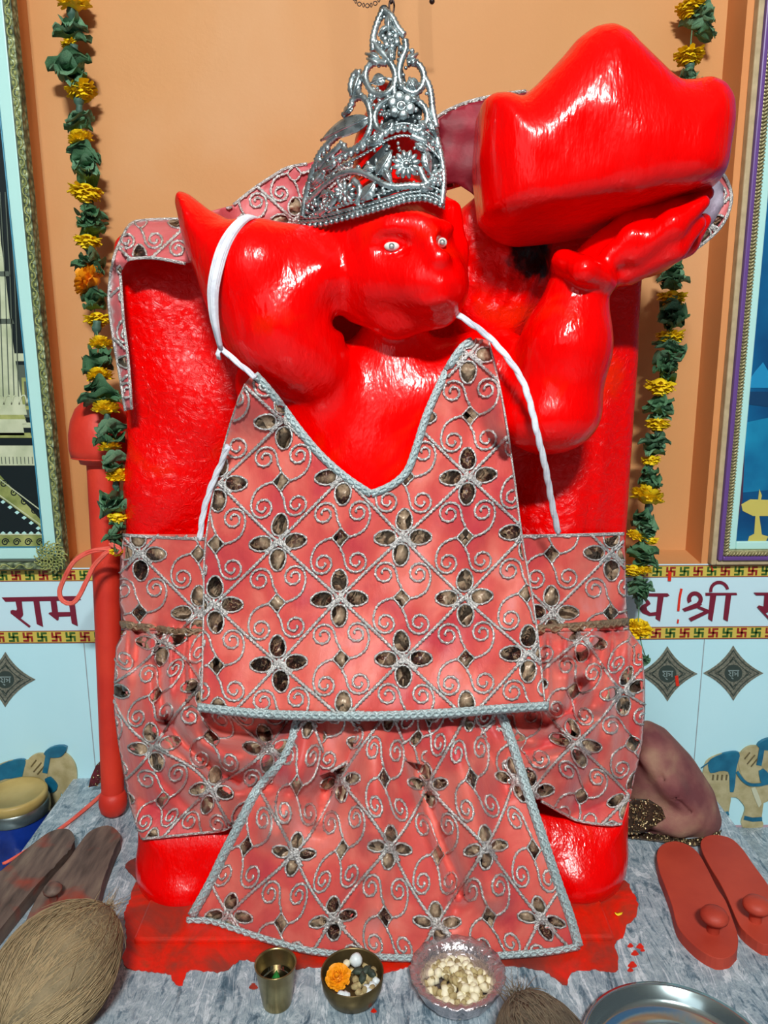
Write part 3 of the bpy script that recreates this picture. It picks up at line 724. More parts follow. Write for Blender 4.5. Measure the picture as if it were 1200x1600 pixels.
# ---- bib with the deep V neck
def Dbib(px, py):
    y = np.interp(py, [520,600,700,780,900,1000,1060,1110], [.965,.95,.94,.93,.918,.892,.868,.850]); t = (px-590)/275
    y += .045*t*t-.004*math.sin(px*.03+1)*math.sin(py*.022)+.0012*math.sin(px*.11+py*.05)
    if px < 440: y -= .05*math.exp(-((px-395)/50)**2-((py-610)/60)**2)
    if px > 700: y -= .03*math.exp(-((px-755)/60)**2-((py-560)/60)**2)
    return min(y, front(px, py, .005))
bibp = [(396,583),(410,598),(438,630),(466,668),(500,710),(540,745),(580,775),(610,757),(632,737),(645,710),(650,690),(664,650),(682,610),(700,572),(722,540),(745,528),(764,532),(776,570),(784,620),(792,668),(800,720),(808,780),(816,840),(824,900),(836,960),(846,1030),(852,1100),(760,1110),(580,1118),(440,1114),(314,1104),(316,1040),(318,960),(318,900),(320,850),(330,790),(340,735),(352,690),(362,655),(372,620),(382,600)]
bib = cloth_mesh('embroidered_bib', bibp, Dbib, M['pink'], None, label='salmon embroidered bib with a deep V neck hanging on the chest of the red idol', cat='cloth')
embroider(bib, bibp, Dbib, 437, 845, 97.5, 95, lambda x, y: (x+(y-845)*-.005+4*math.sin(y*.012), y+3*math.sin(x*.02)-(x-437)*.03), seed=11)
braid(bib, [(398,585),(414,602),(440,634),(468,672),(502,712),(542,747),(580,772)], Dbib, 12, name='neck_trim'); braid(bib, [(580,772),(612,758),(636,736),(650,700),(666,650),(684,608),(702,572),(722,543),(738,532)], Dbib, 12, name='neck_trim')
braid(bib, [(310,1105),(360,1111),(440,1117),(580,1119),(700,1114),(780,1108),(856,1103)], Dbib, 15, name='hem_trim')
braid(bib, [(383,600),(362,655),(341,735),(321,850),(318,960),(315,1095)], Dbib, 3, M['thread'], 'side_stitch', .001); braid(bib, [(764,534),(784,620),(800,720),(816,840),(836,960),(851,1095)], Dbib, 3, M['thread'], 'side_stitch', .001)
def cord(pts, r, name='tie_cord', strands=3, parent=bib):
    g = MB(); c = crom(pts, 6)
    for s_ in range(strands):
        g.tube([P(x+r*.45*math.cos(i*.5+s_*2.1), y+r*.45*math.sin(i*.5+s_*2.1), Y-.0004*math.sin(i*.5+s_*2.1)) for i, (x, y, Y) in enumerate(c)], r*.55*.00078, 6)
    return g.build(name, M['white'], parent)
cord([(712,490,.925),(735,505,.925),(765,528,.93),(795,562,.915),(816,595,.89),(828,630,.885),(840,680,.885),(852,730,.90),(863,790,.93),(872,832,.955)], 5.6)
cord([(398,589,.90),(378,572,.91),(360,557,.92),(344,542,.925)], 5)
cord([(344,542,.925),(340,552,.92),(343,560,.925)], 4)
g = MB(); arc = crom([(412,352,.975),(398,340,.945),(384,341,.928),(366,358,.915),(350,385,.905),(339,420,.90),(333,455,.90),(334,490,.905),(338,515,.91),(344,542,.92)], 6); n = len(arc)
for s_ in range(7):
    u = (s_-3)/3
    g.tube([P(x+u*(2+6.2*math.sin(PI*min(1, (i+3)/(n+2))))*.9, y+u*1.5, Y-.003*(1-u*u)) for i, (x, y, Y) in enumerate(arc)], .0021, 6)
g.build('cotton_band', M['white'], bib, label='thick white cotton band looped over the upper arm')
cord([(356,697,.945),(345,725,.955),(330,760,.96),(318,800,.965),(312,842,.97)], 5.5)
# ---- long apron reaching the floor
LB = [(1118,468),(1135,462),(1160,456),(1190,440),(1215,418),(1240,398),(1280,378),(1330,352),(1380,328),(1430,300)]
RB = [(1108,780),(1160,800),(1230,822),(1300,845),(1380,872),(1430,890),(1478,904)]
AF = [([(535,1125),(532,1165),(512,1230),(500,1280)], 13, .022), ([(640,1122),(645,1170),(662,1240),(690,1320),(718,1400)], 9, .02), ([(508,1240),(480,1250),(420,1230)], 12, .012), ([(580,1130),(590,1300)], 26, -.012),
      ([(700,1130),(735,1250),(770,1400)], 22, -.012), ([(480,1130),(470,1190),(430,1300)], 16, -.012), ([(760,1130),(790,1230)], 12, .008), ([(560,1380),(530,1440)], 7, .006), ([(600,1350),(590,1420)], 14, -.005), ([(718,1400),(705,1440)], 10, .006)]
def bottom(px): return float(np.interp(px, [290,330,370,420,480,560,640,740,800,860,905], [1438,1440,1453,1469,1485,1494,1497,1495,1492,1487,1478]))
def Dap0(px, py):
    bt = bottom(px); t = min(1.05, max(0, (py-1108)/(bt-1108))); e = math.sin(PI*min(1, t*.97))
    y0 = .905+.00000035*(px-620)**2; y1 = onz(px, bt, .0075).y
    return y0*(1-t)+y1*t-.016*e+2.3*fold(px, py, AF)*min(1, e*1.3+.25)+.004*e*math.sin(px*.045+py*.008)*(1 if t < .9 else max(.2, (1.0-t)*10))
def _Dap(px, py): return min(Dap0(px, py), front(px, py, .005))
Dap = _Dap
apr = [(x, y) for y, x in LB]+[(330,1440),(370,1453),(420,1469),(480,1485),(560,1494),(640,1497),(740,1495),(800,1492),(860,1487)]+[(x, y) for y, x in reversed(RB)]+[(620,1112)]
apron = cloth_mesh('embroidered_apron', apr, Dap, M['pink'], None, grid=8, label='long salmon embroidered apron with silver braid sides falling from under the bib to the marble', cat='cloth')
embroider(apron, apr, Dap, 455, 1328, 75, 108, lambda x, y: (x+(x-600)*(y-1330)*.0008+5*math.sin(y*.03), y+7*math.sin(x*.03)), seed=23, rt=2.3)
braid(apron, [(x, y) for y, x in LB], Dap, 15, name='side_trim'); braid(apron, [(x, y) for y, x in RB], Dap, 15, name='side_trim')
braid(apron, [(292,1438),(330,1440),(370,1453),(420,1469),(480,1485),(560,1494),(640,1497),(740,1495),(800,1492),(860,1487),(905,1479)], Dap, 13, name='hem_trim')
# ---- shawl laid over the back slab
def Dsh(px, py):
    y = np.interp(px, [172,200,260,310,420,480,560,830,1000,1060,1142], [1.06,1.03,1.015,1.05,1.07,1.08,1.085,1.095,1.06,1.03,1.03])
    if px < 300 and py < 415: y = np.interp(py, [340,360,405], [1.10,1.055,1.012])+(.03 if px < 195 else 0)
    return y+.004*math.sin(px*.06+py*.05)+.003*math.sin(py*.09)
shp = [(190,420),(200,406),(240,403),(290,412),(340,400),(420,378),(475,362),(560,332),(690,300),(725,290),(735,300),(790,350),(880,330),(960,400),(1000,424),(1040,415),(1090,387),(1128,352),(1143,312),(1136,282),(1122,262),(1080,235),(1000,190),(900,160),(822,142),(780,148),(735,158),(700,172),(680,185),(560,225),(480,256),(450,262),(428,274),(395,296),(365,320),(285,342),(228,344),(204,350),(190,372),(180,395),(173,425),(170,470),(176,520),(186,580),(196,642),(206,640),(200,560),(193,500),(188,450)]
sh_ = shp
sh = cloth_mesh('shawl', shp, Dsh, fabric('rose satin', (206,92,96), (214,116,118), (176,44,60)), None, grid=8, label='rose pink silver embroidered shawl draped over the top of the slab behind the red idol', cat='shawl')
embroider(sh, shp, Dsh, 300, 345, 80, 74, seed=31, rt=2.5)
for p in ([(190,372),(204,350),(228,344),(285,342)], [(173,425),(180,395),(190,372)], [(190,420),(200,406),(240,403),(290,412)], [(173,425),(170,470),(176,520),(186,580),(196,642)], [(188,430),(193,500),(200,560),(206,640)],
          [(365,320),(395,296),(428,274),(450,262),(480,256)], [(680,185),(700,172),(735,158),(780,148),(822,142)], [(1122,262),(1136,282),(1143,312),(1128,352),(1090,387),(1040,415),(1000,424)]): braid(sh, p, Dsh, 5, M['thread'], 'silver_edging', .001)
M['lining'] = W((120,14,34), (150,24,46), 30, 'shaded maroon underside', .6, (60,.4,.003))  # shawl underside; the shade on it is put into this dark maroon
cloth_mesh('shaded_underside', [(686,186),(702,175),(735,161),(780,151),(822,145),(850,200),(800,350),(762,330),(738,302),(712,286),(690,290)], lambda x, y: Dsh(x, y)-.014+.003*math.sin(x*.09+y*.05), M['lining'], sh)  # shawl underside, not a lining; its shade is in the material colour
M['lilac'] = W((176,156,178), (216,204,222), 40, 'lilac foil lining', .3, (60,.8,.004), metal=.4)
cloth_mesh('lining', [(1103,300),(1118,275),(1130,290),(1131,318),(1116,345),(1092,372),(1070,386),(1085,350)], lambda x, y: Dsh(x, y)-.006, M['lilac'], sh)
# ---------------------------------------------------------------- CROWN
crown = empty('crown', P(620, 340, .95), label='tall pierced silver crown of flowers, leaves and beads on the head of the idol', cat='crown')
def Dcr(px, py): return .884+((px-640)/170.0)**2*.085+max(0, 355-py)/340*.035
def CP(px, py, o=0): return P(px, py, Dcr(px, py)-o)
PXM = .00073
def ctube(mb, pts, r, o=0, tw=0, n=6):
    c = crom(pts, 3)
    rr = [r*PXM*(1+tw*(1 if i % 2 else -1)) for i in range(len(c))]
    mb.tube([CP(x, y, o) for x, y in c], rr, n)
def twist(mb, pts, r, o=0):            # two-strand rope
    c = crom(pts, 2.2)
    for ph in (0, PI):
        q = []
        for i, (x, y) in enumerate(c): q.append(CP(x, y+r*.55*math.sin(i*1.15+ph), o+r*.55*PXM*math.cos(i*1.15+ph)))
        mb.tube(q, r*.6*PXM, 5)
def beads(mb, pts, r, gap, o=0):
    c = dense([tuple(p) for p in crom(pts, 4)], .5, closed=False); d = gap
    last = None; acc = 0
    for i, p in enumerate(c):
        if last is not None: acc += np.linalg.norm(p-last)
        if last is None or acc >= gap: mb.ball(CP(p[0], p[1], o), r*PXM, 8, 6); acc = 0
        last = p
E0 = [(467,356),(500,354),(530,347),(567,337),(605,326),(630,318),(650,315),(670,316),(695,328)]
E1 = [(471,342),(500,341),(530,333),(567,321),(605,309),(642,297),(670,300),(694,311)]
E2 = [(474,333),(500,331),(530,323),(567,311),(605,299),(642,288),(670,290),(693,301)]
A0 = [(478,300),(505,282),(530,262),(567,242),(590,228),(607,218),(631,212),(655,219),(680,240),(691,256)]
A1 = [(482,288),(505,270),(530,251),(567,231),(590,217),(607,207),(631,201),(656,208),(681,228),(690,243)]
g = MB(); twist(g, [(x, y-9) for x, y in E0], 2.6, .001); twist(g, [(x, y-15) for x, y in E0], 2.2, .001); beads(g, [(x, y-3) for x, y in E0], 4.3, 8.2, .001); twist(g, E2, 2.2, .0005)
c = dense([tuple(p) for p in crom(E0, 6)], 6, closed=False); up = [(x, y-19) for x, y in c]
vs = [CP(x, y, -.002) for x, y in c]+[CP(x, y, -.002) for x, y in up]+[CP(x, y, -.004) for x, y in c]+[CP(x, y, -.004) for x, y in up]; n = len(c)
g.add(vs, [(i, i+1, n+i+1, n+i) for i in range(n-1)]+[(2*n+i+1, 2*n+i, 3*n+i, 3*n+i+1) for i in range(n-1)]+[(n+i, n+i+1, 3*n+i+1, 3*n+i) for i in range(n-1)]+[(2*n+i, 2*n+i+1, i+1, i) for i in range(n-1)])
g.build('base_band', M['crown'], crown)
g = MB(); twist(g, A0, 2.4, .001); beads(g, A1, 5.4, 10, .001); ctube(g, [(x, y-8) for x, y in A1], 2.2, 0); g.build('arched_bead_band', M['crown'], crown)
def leaf(x0, y0, x1, y1, w, o=.002):
    g = MB(); a = np.array((x0,y0)); d = np.array((x1-x0, y1-y0)); L = np.linalg.norm(d); u = d/L; nn = np.array((-u[1], u[0])); N = 14; V = []; 
    for i in range(N+1):
        t = i/N; ww = w*(math.sin(PI*t**.75))**.8 if 0 < t < 1 else .3
        for j in range(-4, 5):
            s_ = j/4; q = a+u*L*t+nn*ww*s_*.85+nn*w*.12*math.sin(t*PI); rib = .0010*math.cos(t*N*1.9+abs(s_)*3)*(1 if j else 0)
            V.append(CP(q[0], q[1], o+.001+.0030*(1-s_*s_)*math.sin(PI*t)+rib*.6))
    f = [(i*9+j, i*9+j+1, (i+1)*9+j+1, (i+1)*9+j) for i in range(N) for j in range(8)]; g.add(V, f)
    g.add([CP(*(a+u*L*i/N), o-.001) for i in range(N+1)], [])
    g.tube([CP(*(a+u*L*t+nn*w*.12*math.sin(t*PI)), o+.0035*math.sin(PI*t)) for t in np.linspace(0,1,10)], .0007, 5)
    ob = g.build('leaf', M['crown'], crown); s_ = ob.modifiers.new('thickness', 'SOLIDIFY'); s_.thickness = .0012; return ob
def flower(cx, cy, r, n, o=.003):
    g = MB()
    for i in range(n):
        a = 2*PI*i/n+.3; rr = r*.62; w = min(r*.36, 2*PI*rr/n*.55)
        m = Matrix.Rotation(a, 3, 'Y'); g.ball(CP(cx+rr*math.cos(a), cy+rr*math.sin(a), o), (r*.36*PXM, .0024, w*PXM), 9, 7, 0, m)
    if n > 8:
        for i in range(n):
            a = 2*PI*i/n+.3; g.ball(CP(cx+r*.36*math.cos(a), cy+r*.36*math.sin(a), o+.0012), (r*.16*PXM, .0015, r*.1*PXM), 6, 5, 0, Matrix.Rotation(a, 3, 'Y'))
    g.ball(CP(cx, cy, o+.002), (r*.24*PXM, .0028, r*.24*PXM), 12, 8)
    g.tube([CP(cx+r*.28*math.cos(a), cy+r*.28*math.sin(a), o+.0025) for a in np.linspace(0, 2*PI, 20)], .0006, 5)
    return g.build('flower', M['crown'], crown)
for a in ((635,257,23,12),(539,301,19,10),(627,165,23,6),(611,64,15,6),(682,280,12,7),(487,318,11,6),(604,178,8,5),(508,322,10,6)): flower(*a)
for a in ((577,184,502,219,17),(562,116,551,152,9),(588,273,612,236,13),(665,236,672,272,11),(564,312,586,284,13),(602,122,580,130,12),(640,122,652,142,12),(674,188,684,216,9),(609,22,607,50,8),
          (637,92,652,84,8),(592,92,572,84,8),(592,100,574,92,8),(640,100,652,94,8),(505,268,488,290,9),(522,255,500,268,9),(606,40,592,55,6),(610,40,624,55,6),(611,75,612,98,10),(650,225,668,236,8),(585,262,566,268,9),
          (655,290,675,296,8),(600,262,612,285,9),(640,150,655,158,8),(550,166,537,180,8),(515,300,500,308,8),(630,140,620,128,8),(655,190,668,200,9),(600,200,612,190,8),(520,312,512,296,7)): leaf(*a)
g = MB()
SC = [ [(583,80),(583,60),(590,34),(599,16)], [(583,58),(587,72),(600,86),(611,100),(618,118),(614,138),(600,148),(584,145),(574,132),(571,118),(576,104),(588,97),(604,99)],
  [(633,62),(634,78),(628,92),(624,108),(624,124),(632,140),(646,146),(658,138),(663,122),(658,106),(648,98),(636,100)], [(600,16),(612,26),(622,44),(632,56)],
  [(620,150),(604,158),(591,168),(585,184),(590,200),(602,207),(612,200),(610,190)], [(636,152),(652,158),(664,170),(668,186),(662,200),(650,206),(641,200)],
  [(547,168),(553,155),(566,152),(574,160),(578,172),(580,190),(576,208),(566,224),(552,234),(540,236),(537,226)], [(536,182),(545,172),(552,160)],
  [(480,318),(492,306),(508,290),(526,276),(546,269),(566,270),(586,280),(600,288),(618,292),(640,290),(662,290),(680,276),(691,266)],
  [(494,252),(503,236),(516,222),(528,212)], [(498,262),(512,246),(528,232),(536,222)], [(484,284),(490,264),(500,248)],
  [(473,340),(476,318),(480,300),(484,284)], [(690,320),(693,290),(692,262),(688,240),(684,222),(680,205)], [(663,122),(670,134),(674,152),(676,172),(682,200)], [(552,150),(548,136),(554,116),(563,114)],
  [(500,335),(512,325),(524,312),(528,300)], [(556,320),(562,305),(560,290),(552,282)], [(655,262),(664,282),(672,290)], [(617,150),(616,138),(620,120)], [(600,208),(590,222),(578,226)], [(642,212),(655,218),(668,222)],
  [(571,118),(562,128),(560,144),(566,152)], [(668,186),(676,196),(682,212)] ]
for s_ in SC: ctube(g, s_, 5.2, .0005, .12, 8)
for x, y, r in ((598,58,5),(620,52,5),(629,56,4),(596,74,5),(626,76,5),(579,150,4.5),(585,152,4),(580,158,4),(606,200,5),(643,198,5),(600,210,4),(585,215,4),(576,222,4.5),(656,300,3.5),(600,300,4),(598,295,3),(666,292,3),(642,168,4),(650,172,4),(606,152,4),(570,228,4),(520,246,4),(512,252,4),(506,240,5),(500,250,5),(512,232,5),(495,262,4),(552,326,3),(576,300,3),(528,284,4),(489,335,3),(480,330,4),(484,340,3),(690,284,3),(648,232,3),(623,232,3),(617,215,3),(644,80,4),(588,66,4),(586,48,3.4),(589,42,3.4),(592,36,3.4),(595,30,3.4),(616,34,3.4),(620,40,3.4),(600,168,4),(655,184,4),(592,222,3.6),(680,260,4),(560,262,4),(545,258,3.5),(575,255,3.5)): g.ball(CP(x, y, .001), r*PXM, 9, 7)
g.build('scrollwork', M['crown'], crown)
g = MB(); rc = random.Random(12); CO = [(474,340),(480,300),(505,262),(530,236),(540,232),(560,228),(580,200),(582,160),(580,110),(588,70),(594,36),(602,20),(618,40),(630,60),(645,95),(660,110),(672,150),(682,205),(689,250),(692,310),(660,304),(605,312),(530,335)]
HO = [(603,283,13),(662,283,11),(558,284,8),(590,118,13),(648,118,12),(600,68,5),(540,200,14),(560,170,12),(556,270,6)]; k = 0; used = []
while k < 210:
    x, y = rc.uniform(470,694), rc.uniform(24,338)
    if not inside(x, y, CO) or any(math.hypot(x-a, y-b_) < r_+2 for a, b_, r_ in HO) or any(math.hypot(x-a, y-b_) < 5.2 for a, b_ in used): used.append((-99,-99)) if len(used) > 4000 else None; k += .02; continue
    k += 1; used.append((x, y)); a = rc.uniform(0, PI); e = rc.choice((1,1,1.9)); g.ball(CP(x, y, -.0008), (3.1*e*PXM, .0017, 2.6*PXM), 8, 6, 0, Matrix.Rotation(a, 3, 'Y'))
g.build('filigree', M['crown'], crown)
g = MB()     # oxidised backing between the bands and behind dense work
def backing(poly): 
    pts = [tuple(p) for p in dense(poly, 8)]
    r = delaunay_2d_cdt([Vector(p) for p in pts], [], [list(range(len(pts)))], 1, 1e-4); g.add([CP(v.x, v.y, -.0025) for v in r[0]], [tuple(f) for f in r[2]])
backing([(472,340),(480,305),(520,280),(560,262),(560,268),(530,275),(508,292),(500,330)]); backing([(560,268),(605,222),(612,240),(606,262),(596,278),(575,270)]); backing([(650,222),(686,246),(690,260),(676,272),(664,262),(657,240)])
backing([(500,332),(520,318),(530,326)]); backing([(575,312),(592,290),(640,294),(605,306)]); backing([(610,150),(645,150),(660,175),(655,195),(600,196),(598,165)]); backing([(598,150),(618,110),(630,110),(640,150)]); backing([(598,48),(620,46),(624,70),(612,84),(600,72)]); backing([(606,24),(616,40),(600,44)])
backing([(670,292),(688,288),(692,305),(670,298)])
bk = g.build('backing_plate', M['crown_dark'], crown); s_ = bk.modifiers.new('thickness', 'SOLIDIFY'); s_.thickness = .001
g = MB(); g.ball(P(600,17,.935), (.006,.004,.006), 8, 6); g.build('tip', M['crown_dark'], crown)
# chain hanging above the crown
M['iron'] = W((46,34,32), (84,66,60), 200, 'rusty iron', .5, metal=.7)
g = MB(); c = crom([(520,-420),(548,-60),(552,-20),(556,2),(568,8),(580,8),(592,0),(600,-20),(604,-60),(610,-420)], 5)
for i, (x, y) in enumerate(c):
    q = [P(x+3.2*math.cos(a)*(1 if i % 2 else .5), y+3.2*math.sin(a), 1.05) for a in np.linspace(0, 2*PI, 9)]; g.tube(q, .0006, 5)
ch = g.build('hanging_chain', M['iron'], label='dark thin metal chain loop dangling at the top edge above the silver crown', cat='chain')
g = MB(); g.tube([P(611,-420,1.0), P(611,-5,1.0)], .0008, 6); q = [P(612+4*math.cos(a), 10+11*math.sin(a), 1.0) for a in np.linspace(0, 2*PI, 14)]; g.tube(q, .0012, 6); g.ball(P(611,3,1.0), .0025, 8, 6)
g.build('metal_hook', M['iron'], label='small dark metal hook hanging right over the tip of the silver crown', cat='hook')
g = MB(); g.tube([P(660,-420,1.2), P(674,2,1.2)], .0015, 6); g.ball(P(675,2,1.2), .004, 8, 6); g.build('pendant_bead', M['iron'], label='dark bead on a wire at the top edge, right of the crown', cat='bead')
# ---------------------------------------------------------------- GARLANDS
def marigold_mesh(name, mat):
    g = MB(); N = 95
    for i in range(N):
        t = (i+.5)/N; a = i*2.39996; el = math.radians(-18+100*t); rr = .75+.25*(1-t); L = .5; w = .17
        d = Vector((math.cos(a)*math.cos(el), math.sin(a)*math.cos(el), math.sin(el)*.62)); s_ = Vector((-math.sin(a), math.cos(a), 0)); u = d.cross(s_).normalized()
        b0 = d*.35; b1 = d*(.35+L*.6); b2 = d*(.35+L+random.uniform(-.06,.12))+u*random.uniform(-.12,.12)
        V = [b0-s_*w*.35, b0+s_*w*.35, b1-s_*w+u*.04, b1+u*-.05, b1+s_*w+u*.04, b2-s_*w*.9+u*.06, b2+u*random.uniform(-.04,.1)+d*.05, b2+s_*w*.9+u*.06]
        g.add(V, [(0,1,4,3),(0,3,2),(2,3,6,5),(3,4,7,6)])
    g.ball((0,0,.05), (.5,.5,.36), 12, 8)
    return MBmesh(g, name, [mat])
def MBmesh(g, name, mats):
    me = bpy.data.meshes.new(name); me.from_pydata(g.v, [], g.f)
    for m in mats: me.materials.append(m)
    me.polygons.foreach_set('material_index', g.m); me.polygons.foreach_set('use_smooth', [True]*len(g.f)); me.update(); return me
MG = [marigold_mesh('marigold', M['marigold']), marigold_mesh('marigold', M['marigold_o'])]
def leaf_mesh(seed, mat):
    r = random.Random(seed); g = MB(); 
    for k in range(r.choice((2, 3))):
        az = r.uniform(0, 6.28) if k else r.choice((0, PI)); a1, a2, p1, p2 = r.uniform(.3,.6), r.uniform(.15,.3), r.uniform(0,6), r.uniform(0,6); N, Q = 9, 8; V = []; cup = r.uniform(.25,.75); L = r.uniform(.85,1.25); m = Matrix.Rotation(az, 3, 'Z')@Matrix.Rotation(r.uniform(-.35,.35), 3, 'X')
        for i in range(N+1):
            t = i/N; w = .62*math.sin(PI*(.06+.9*t))**.75
            for j in range(Q+1):
                s_ = j/Q*2-1; x = (t-.45)*2*L*.85; y = s_*w; z = cup*(s_*s_*w)-a1*(x*.6)**2*.8+a2*math.sin(5*x+p1)*abs(s_)+.12*math.sin(7*s_+p2+x*3)
                V.append(m@Vector((x, y, z+k*.22-.2)))
        g.add(V, [(i*(Q+1)+j, i*(Q+1)+j+1, (i+1)*(Q+1)+j+1, (i+1)*(Q+1)+j) for i in range(N) for j in range(Q)])
    return MBmesh(g, 'leaf', [mat])
LM = [leaf_mesh(s_, M['leaf'] if s_ % 3 else M['leaf2']) for s_ in range(9)]
g = MB(); g.lathe([(.0,-1),(.25,-.95),(.3,-.5),(.62,-.2),(.7,.15),(.55,.6),(.6,.95),(.0,1)], 10); BM = MBmesh(g, 'bud', [M['bud']])
def garland(name_label, items, depth, seed, path):
    r = random.Random(seed); root = empty('flower_garland', P(path[0][0], path[0][1], depth(path[0][1])), label=name_label, cat='garland'); ro = root.location.copy()
    def inst(me, nm, px, py, rad, rot, sq=(1,1,1), dY=0):
        o = bpy.data.objects.new(nm, me); C.objects.link(o); o.parent = root; Y = depth(py)+dY; o.location = P(px, py, Y)-ro
        s_ = rad*m_per_px(px, py, Y); o.scale = (s_*sq[0], s_*sq[1], s_*sq[2]); o.rotation_euler = rot; return o
    for it in items:
        k, px, py, rad = it[:4]
        if k == 'm': inst(MG[0], 'marigold', px, py, rad*1.05, (PI+r.uniform(-.25,.25) if r.random() < .6 else r.uniform(-.25,.25), r.uniform(-.2,.2), r.uniform(0,6)), (1,1,1.15))
        elif k == 'o': inst(MG[1], 'marigold', px, py, rad*1.05, (.9, r.uniform(-.2,.2), r.uniform(0,6)), (1,1,1.2))
        elif k == 'l':
            for q in range(2): inst(LM[r.randrange(9)], 'leaf', px+(q-.5)*rad*.22*r.uniform(-1,1), py+(q-.5)*rad*.5, rad*(1.05 if q else .95), (r.uniform(-.3,.5), r.uniform(-.3,.3), r.uniform(0,6)), (1,.8,.85), (q-.5)*.006)
        else: inst(BM, 'bud', px, py, rad, (r.uniform(-.15,.15), r.uniform(-.15,.15), 0), (1,1,1.2))
    g = MB(); g.tube([P(x, y, depth(y)) for x, y in crom(path, 20)], .0009, 5); g.build('string', M['leaf2'], root)
    return root
DL = lambda y: float(np.interp(y, [0,500,620,700,880], [1.285,1.235,1.095,1.085,1.08]))
L_it = [('m',116,6,28),('b',112,22,12),('l',114,48,26),('m',107,66,13),('b',116,84,11),('b',118,98,8),('l',112,108,38),('m',126,138,25),('b',123,158,12),('b',124,174,8),('l',125,188,27),('m',126,219,21),('b',126,232,9),('l',131,246,27),('l',134,270,28),('m',134,297,27),('b',136,316,10),
 ('l',138,334,26),('l',143,352,25),('m',137,374,22),('b',136,388,8),('l',138,410,30),('o',142,439,30),('b',146,456,12),('l',146,470,25),('m',152,496,22),('b',151,514,11),('m',157,539,20),('l',152,563,32),('m',156,590,22),('b',160,603,10),('l',158,612,33),('m',165,640,23),('b',168,656,9),('l',169,676,31),('m',171,699,18),('l',178,722,27),('m',185,745,19),('b',181,760,8),('l',176,784,31),('m',184,806,16),('l',183,822,18),('l',180,842,20),('m',184,858,14)]
garland('yellow marigold and green leaf garland hanging down the left side of the orange niche', L_it, DL, 5, [(112,-30),(116,30),(118,110),(125,180),(134,290),(138,380),(146,470),(157,560),(166,640),(180,745),(182,862)])
DR = lambda y: float(np.interp(y, [0,400,1000], [1.285,1.25,1.165]))
R_it = [('m',1079,10,23),('l',1092,30,26),('l',1098,48,22),('m',1077,84,24),('b',1078,104,11),('l',1074,122,20),('l',1072,190,24),('m',1070,220,22),('l',1066,260,26),('m',1062,300,24),('l',1058,340,26),('m',1056,380,22),('l',1052,425,26),('l',1048,440,22),('m',1050,462,23),('l',1050,486,32),('l',1054,498,28),('m',1047,523,23),('l',1050,546,27),('l',1040,566,26),('l',1044,584,22),('m',1032,600,25),('b',1030,615,9),
 ('l',1030,632,25),('l',1030,646,18),('m',1028,660,20),('b',1028,676,9),('l',1024,692,26),('l',1028,700,20),('m',1017,717,16),('b',1015,728,9),('l',1016,742,20),('l',1018,756,21),('m',1011,778,28),('b',1014,795,10),('l',1006,812,23),('l',1010,824,18),('m',992,838,14),('m',1017,842,12),('l',1004,836,14),('l',1003,866,24),('m',990,888,16),('m',1006,893,14),('l',1005,874,20),('l',998,914,22),('l',1000,926,22),('b',998,940,10),('m',997,984,22),('l',1008,1030,12)]
garland('yellow marigold and green leaf garland hanging down the right side of the orange niche', R_it, DR, 9, [(1090,-30),(1080,60),(1072,190),(1056,380),(1050,500),(1032,600),(1020,720),(1008,820),(1000,920),(998,985),(1008,1025)])
# ---------------------------------------------------------------- PICTURE FRAMES
M['mint'] = Mat('mint white mat', (186,232,226), .4).m; M['navyp'] = Mat('dark print', (20,30,32), .35).m; M['ivory'] = W((176,186,150), (206,212,180), 30, 'ivory print', .4)
M['goldp'] = W((120,132,70), (176,180,110), 40, 'olive gold print', .4); M['greyp'] = Mat('grey print', (86,96,84), .4).m; M['blue'] = Mat('blue line', (70,150,180), .4).m
def ornate():
    m = Mat('carved green gold moulding', (140,150,112), .45, .3); v = m.node('ShaderNodeTexVoronoi', Scale=110.0); m.l(m.coord(), v.inputs['Vector'])
    m.color(m.ramp(v.outputs['Distance'], [(.1, (170,178,138)), (.5, (108,122,88)), (.8, (60,72,56))])); m.bump(v.outputs['Distance'], .9, .003); return m.m
M['moulding'] = ornate(); M['purple'] = Mat('purple moulding', (104,70,140), .35).m; M['rope'] = W((150,142,100), (196,186,140), 200, 'gold rope moulding', .45, metal=.3); M['tan'] = W((176,156,120), (196,176,138), 60, 'bare wood edge', .7)
M['glow'] = W((4,60,110), (10,110,160), 6, 'blue print', .35); M['sky1'] = W((6,90,140), (30,150,190), 8, 'light blue print', .35)
fr = empty('picture_frame', P(-60, 880, YW), label='picture in a carved green-gold frame on the left wall, showing a pale fluted column', cat='picture')
xR = P(60, 440, YW-.02).x; zB = P(60, 890, YW-.02).z; yF = YW-.022
def rail(nm, x0, x1, z0, z1, y0, mat, par, bev=.002): g = MB(); g.box((x0, y0, z0), (x1, YW, z1)); return g.build(nm, mat, par, smooth=False, bevel=bev)
XO = -1.35
def lframe(d0, d1, y0, mat, nm, sgn, par, x_e, zb, xo):
    # vertical then horizontal rail, between offsets d0..d1 inward from the frame's corner
    if sgn < 0: rail(nm, x_e-d1, x_e-d0, zb+d0, 2.0, y0, mat, par); rail(nm, xo, x_e-d1, zb+d0, zb+d1, y0, mat, par)
    else: rail(nm, x_e+d0, x_e+d1, zb+d0, 2.0, y0, mat, par); rail(nm, x_e+d1, xo, zb+d0, zb+d1, y0, mat, par)
lframe(0, .012, yF, M['moulding'], 'carved_moulding', -1, fr, xR, zB, XO); lframe(.012, .016, yF+.006, M['greyp'], 'inner_moulding', -1, fr, xR, zB, XO); lframe(.016, .036, yF+.009, M['mint'], 'mat_border', -1, fr, xR, zB, XO); lframe(.036, .0375, yF+.008, M['blue'], 'blue_line', -1, fr, xR, zB, XO)
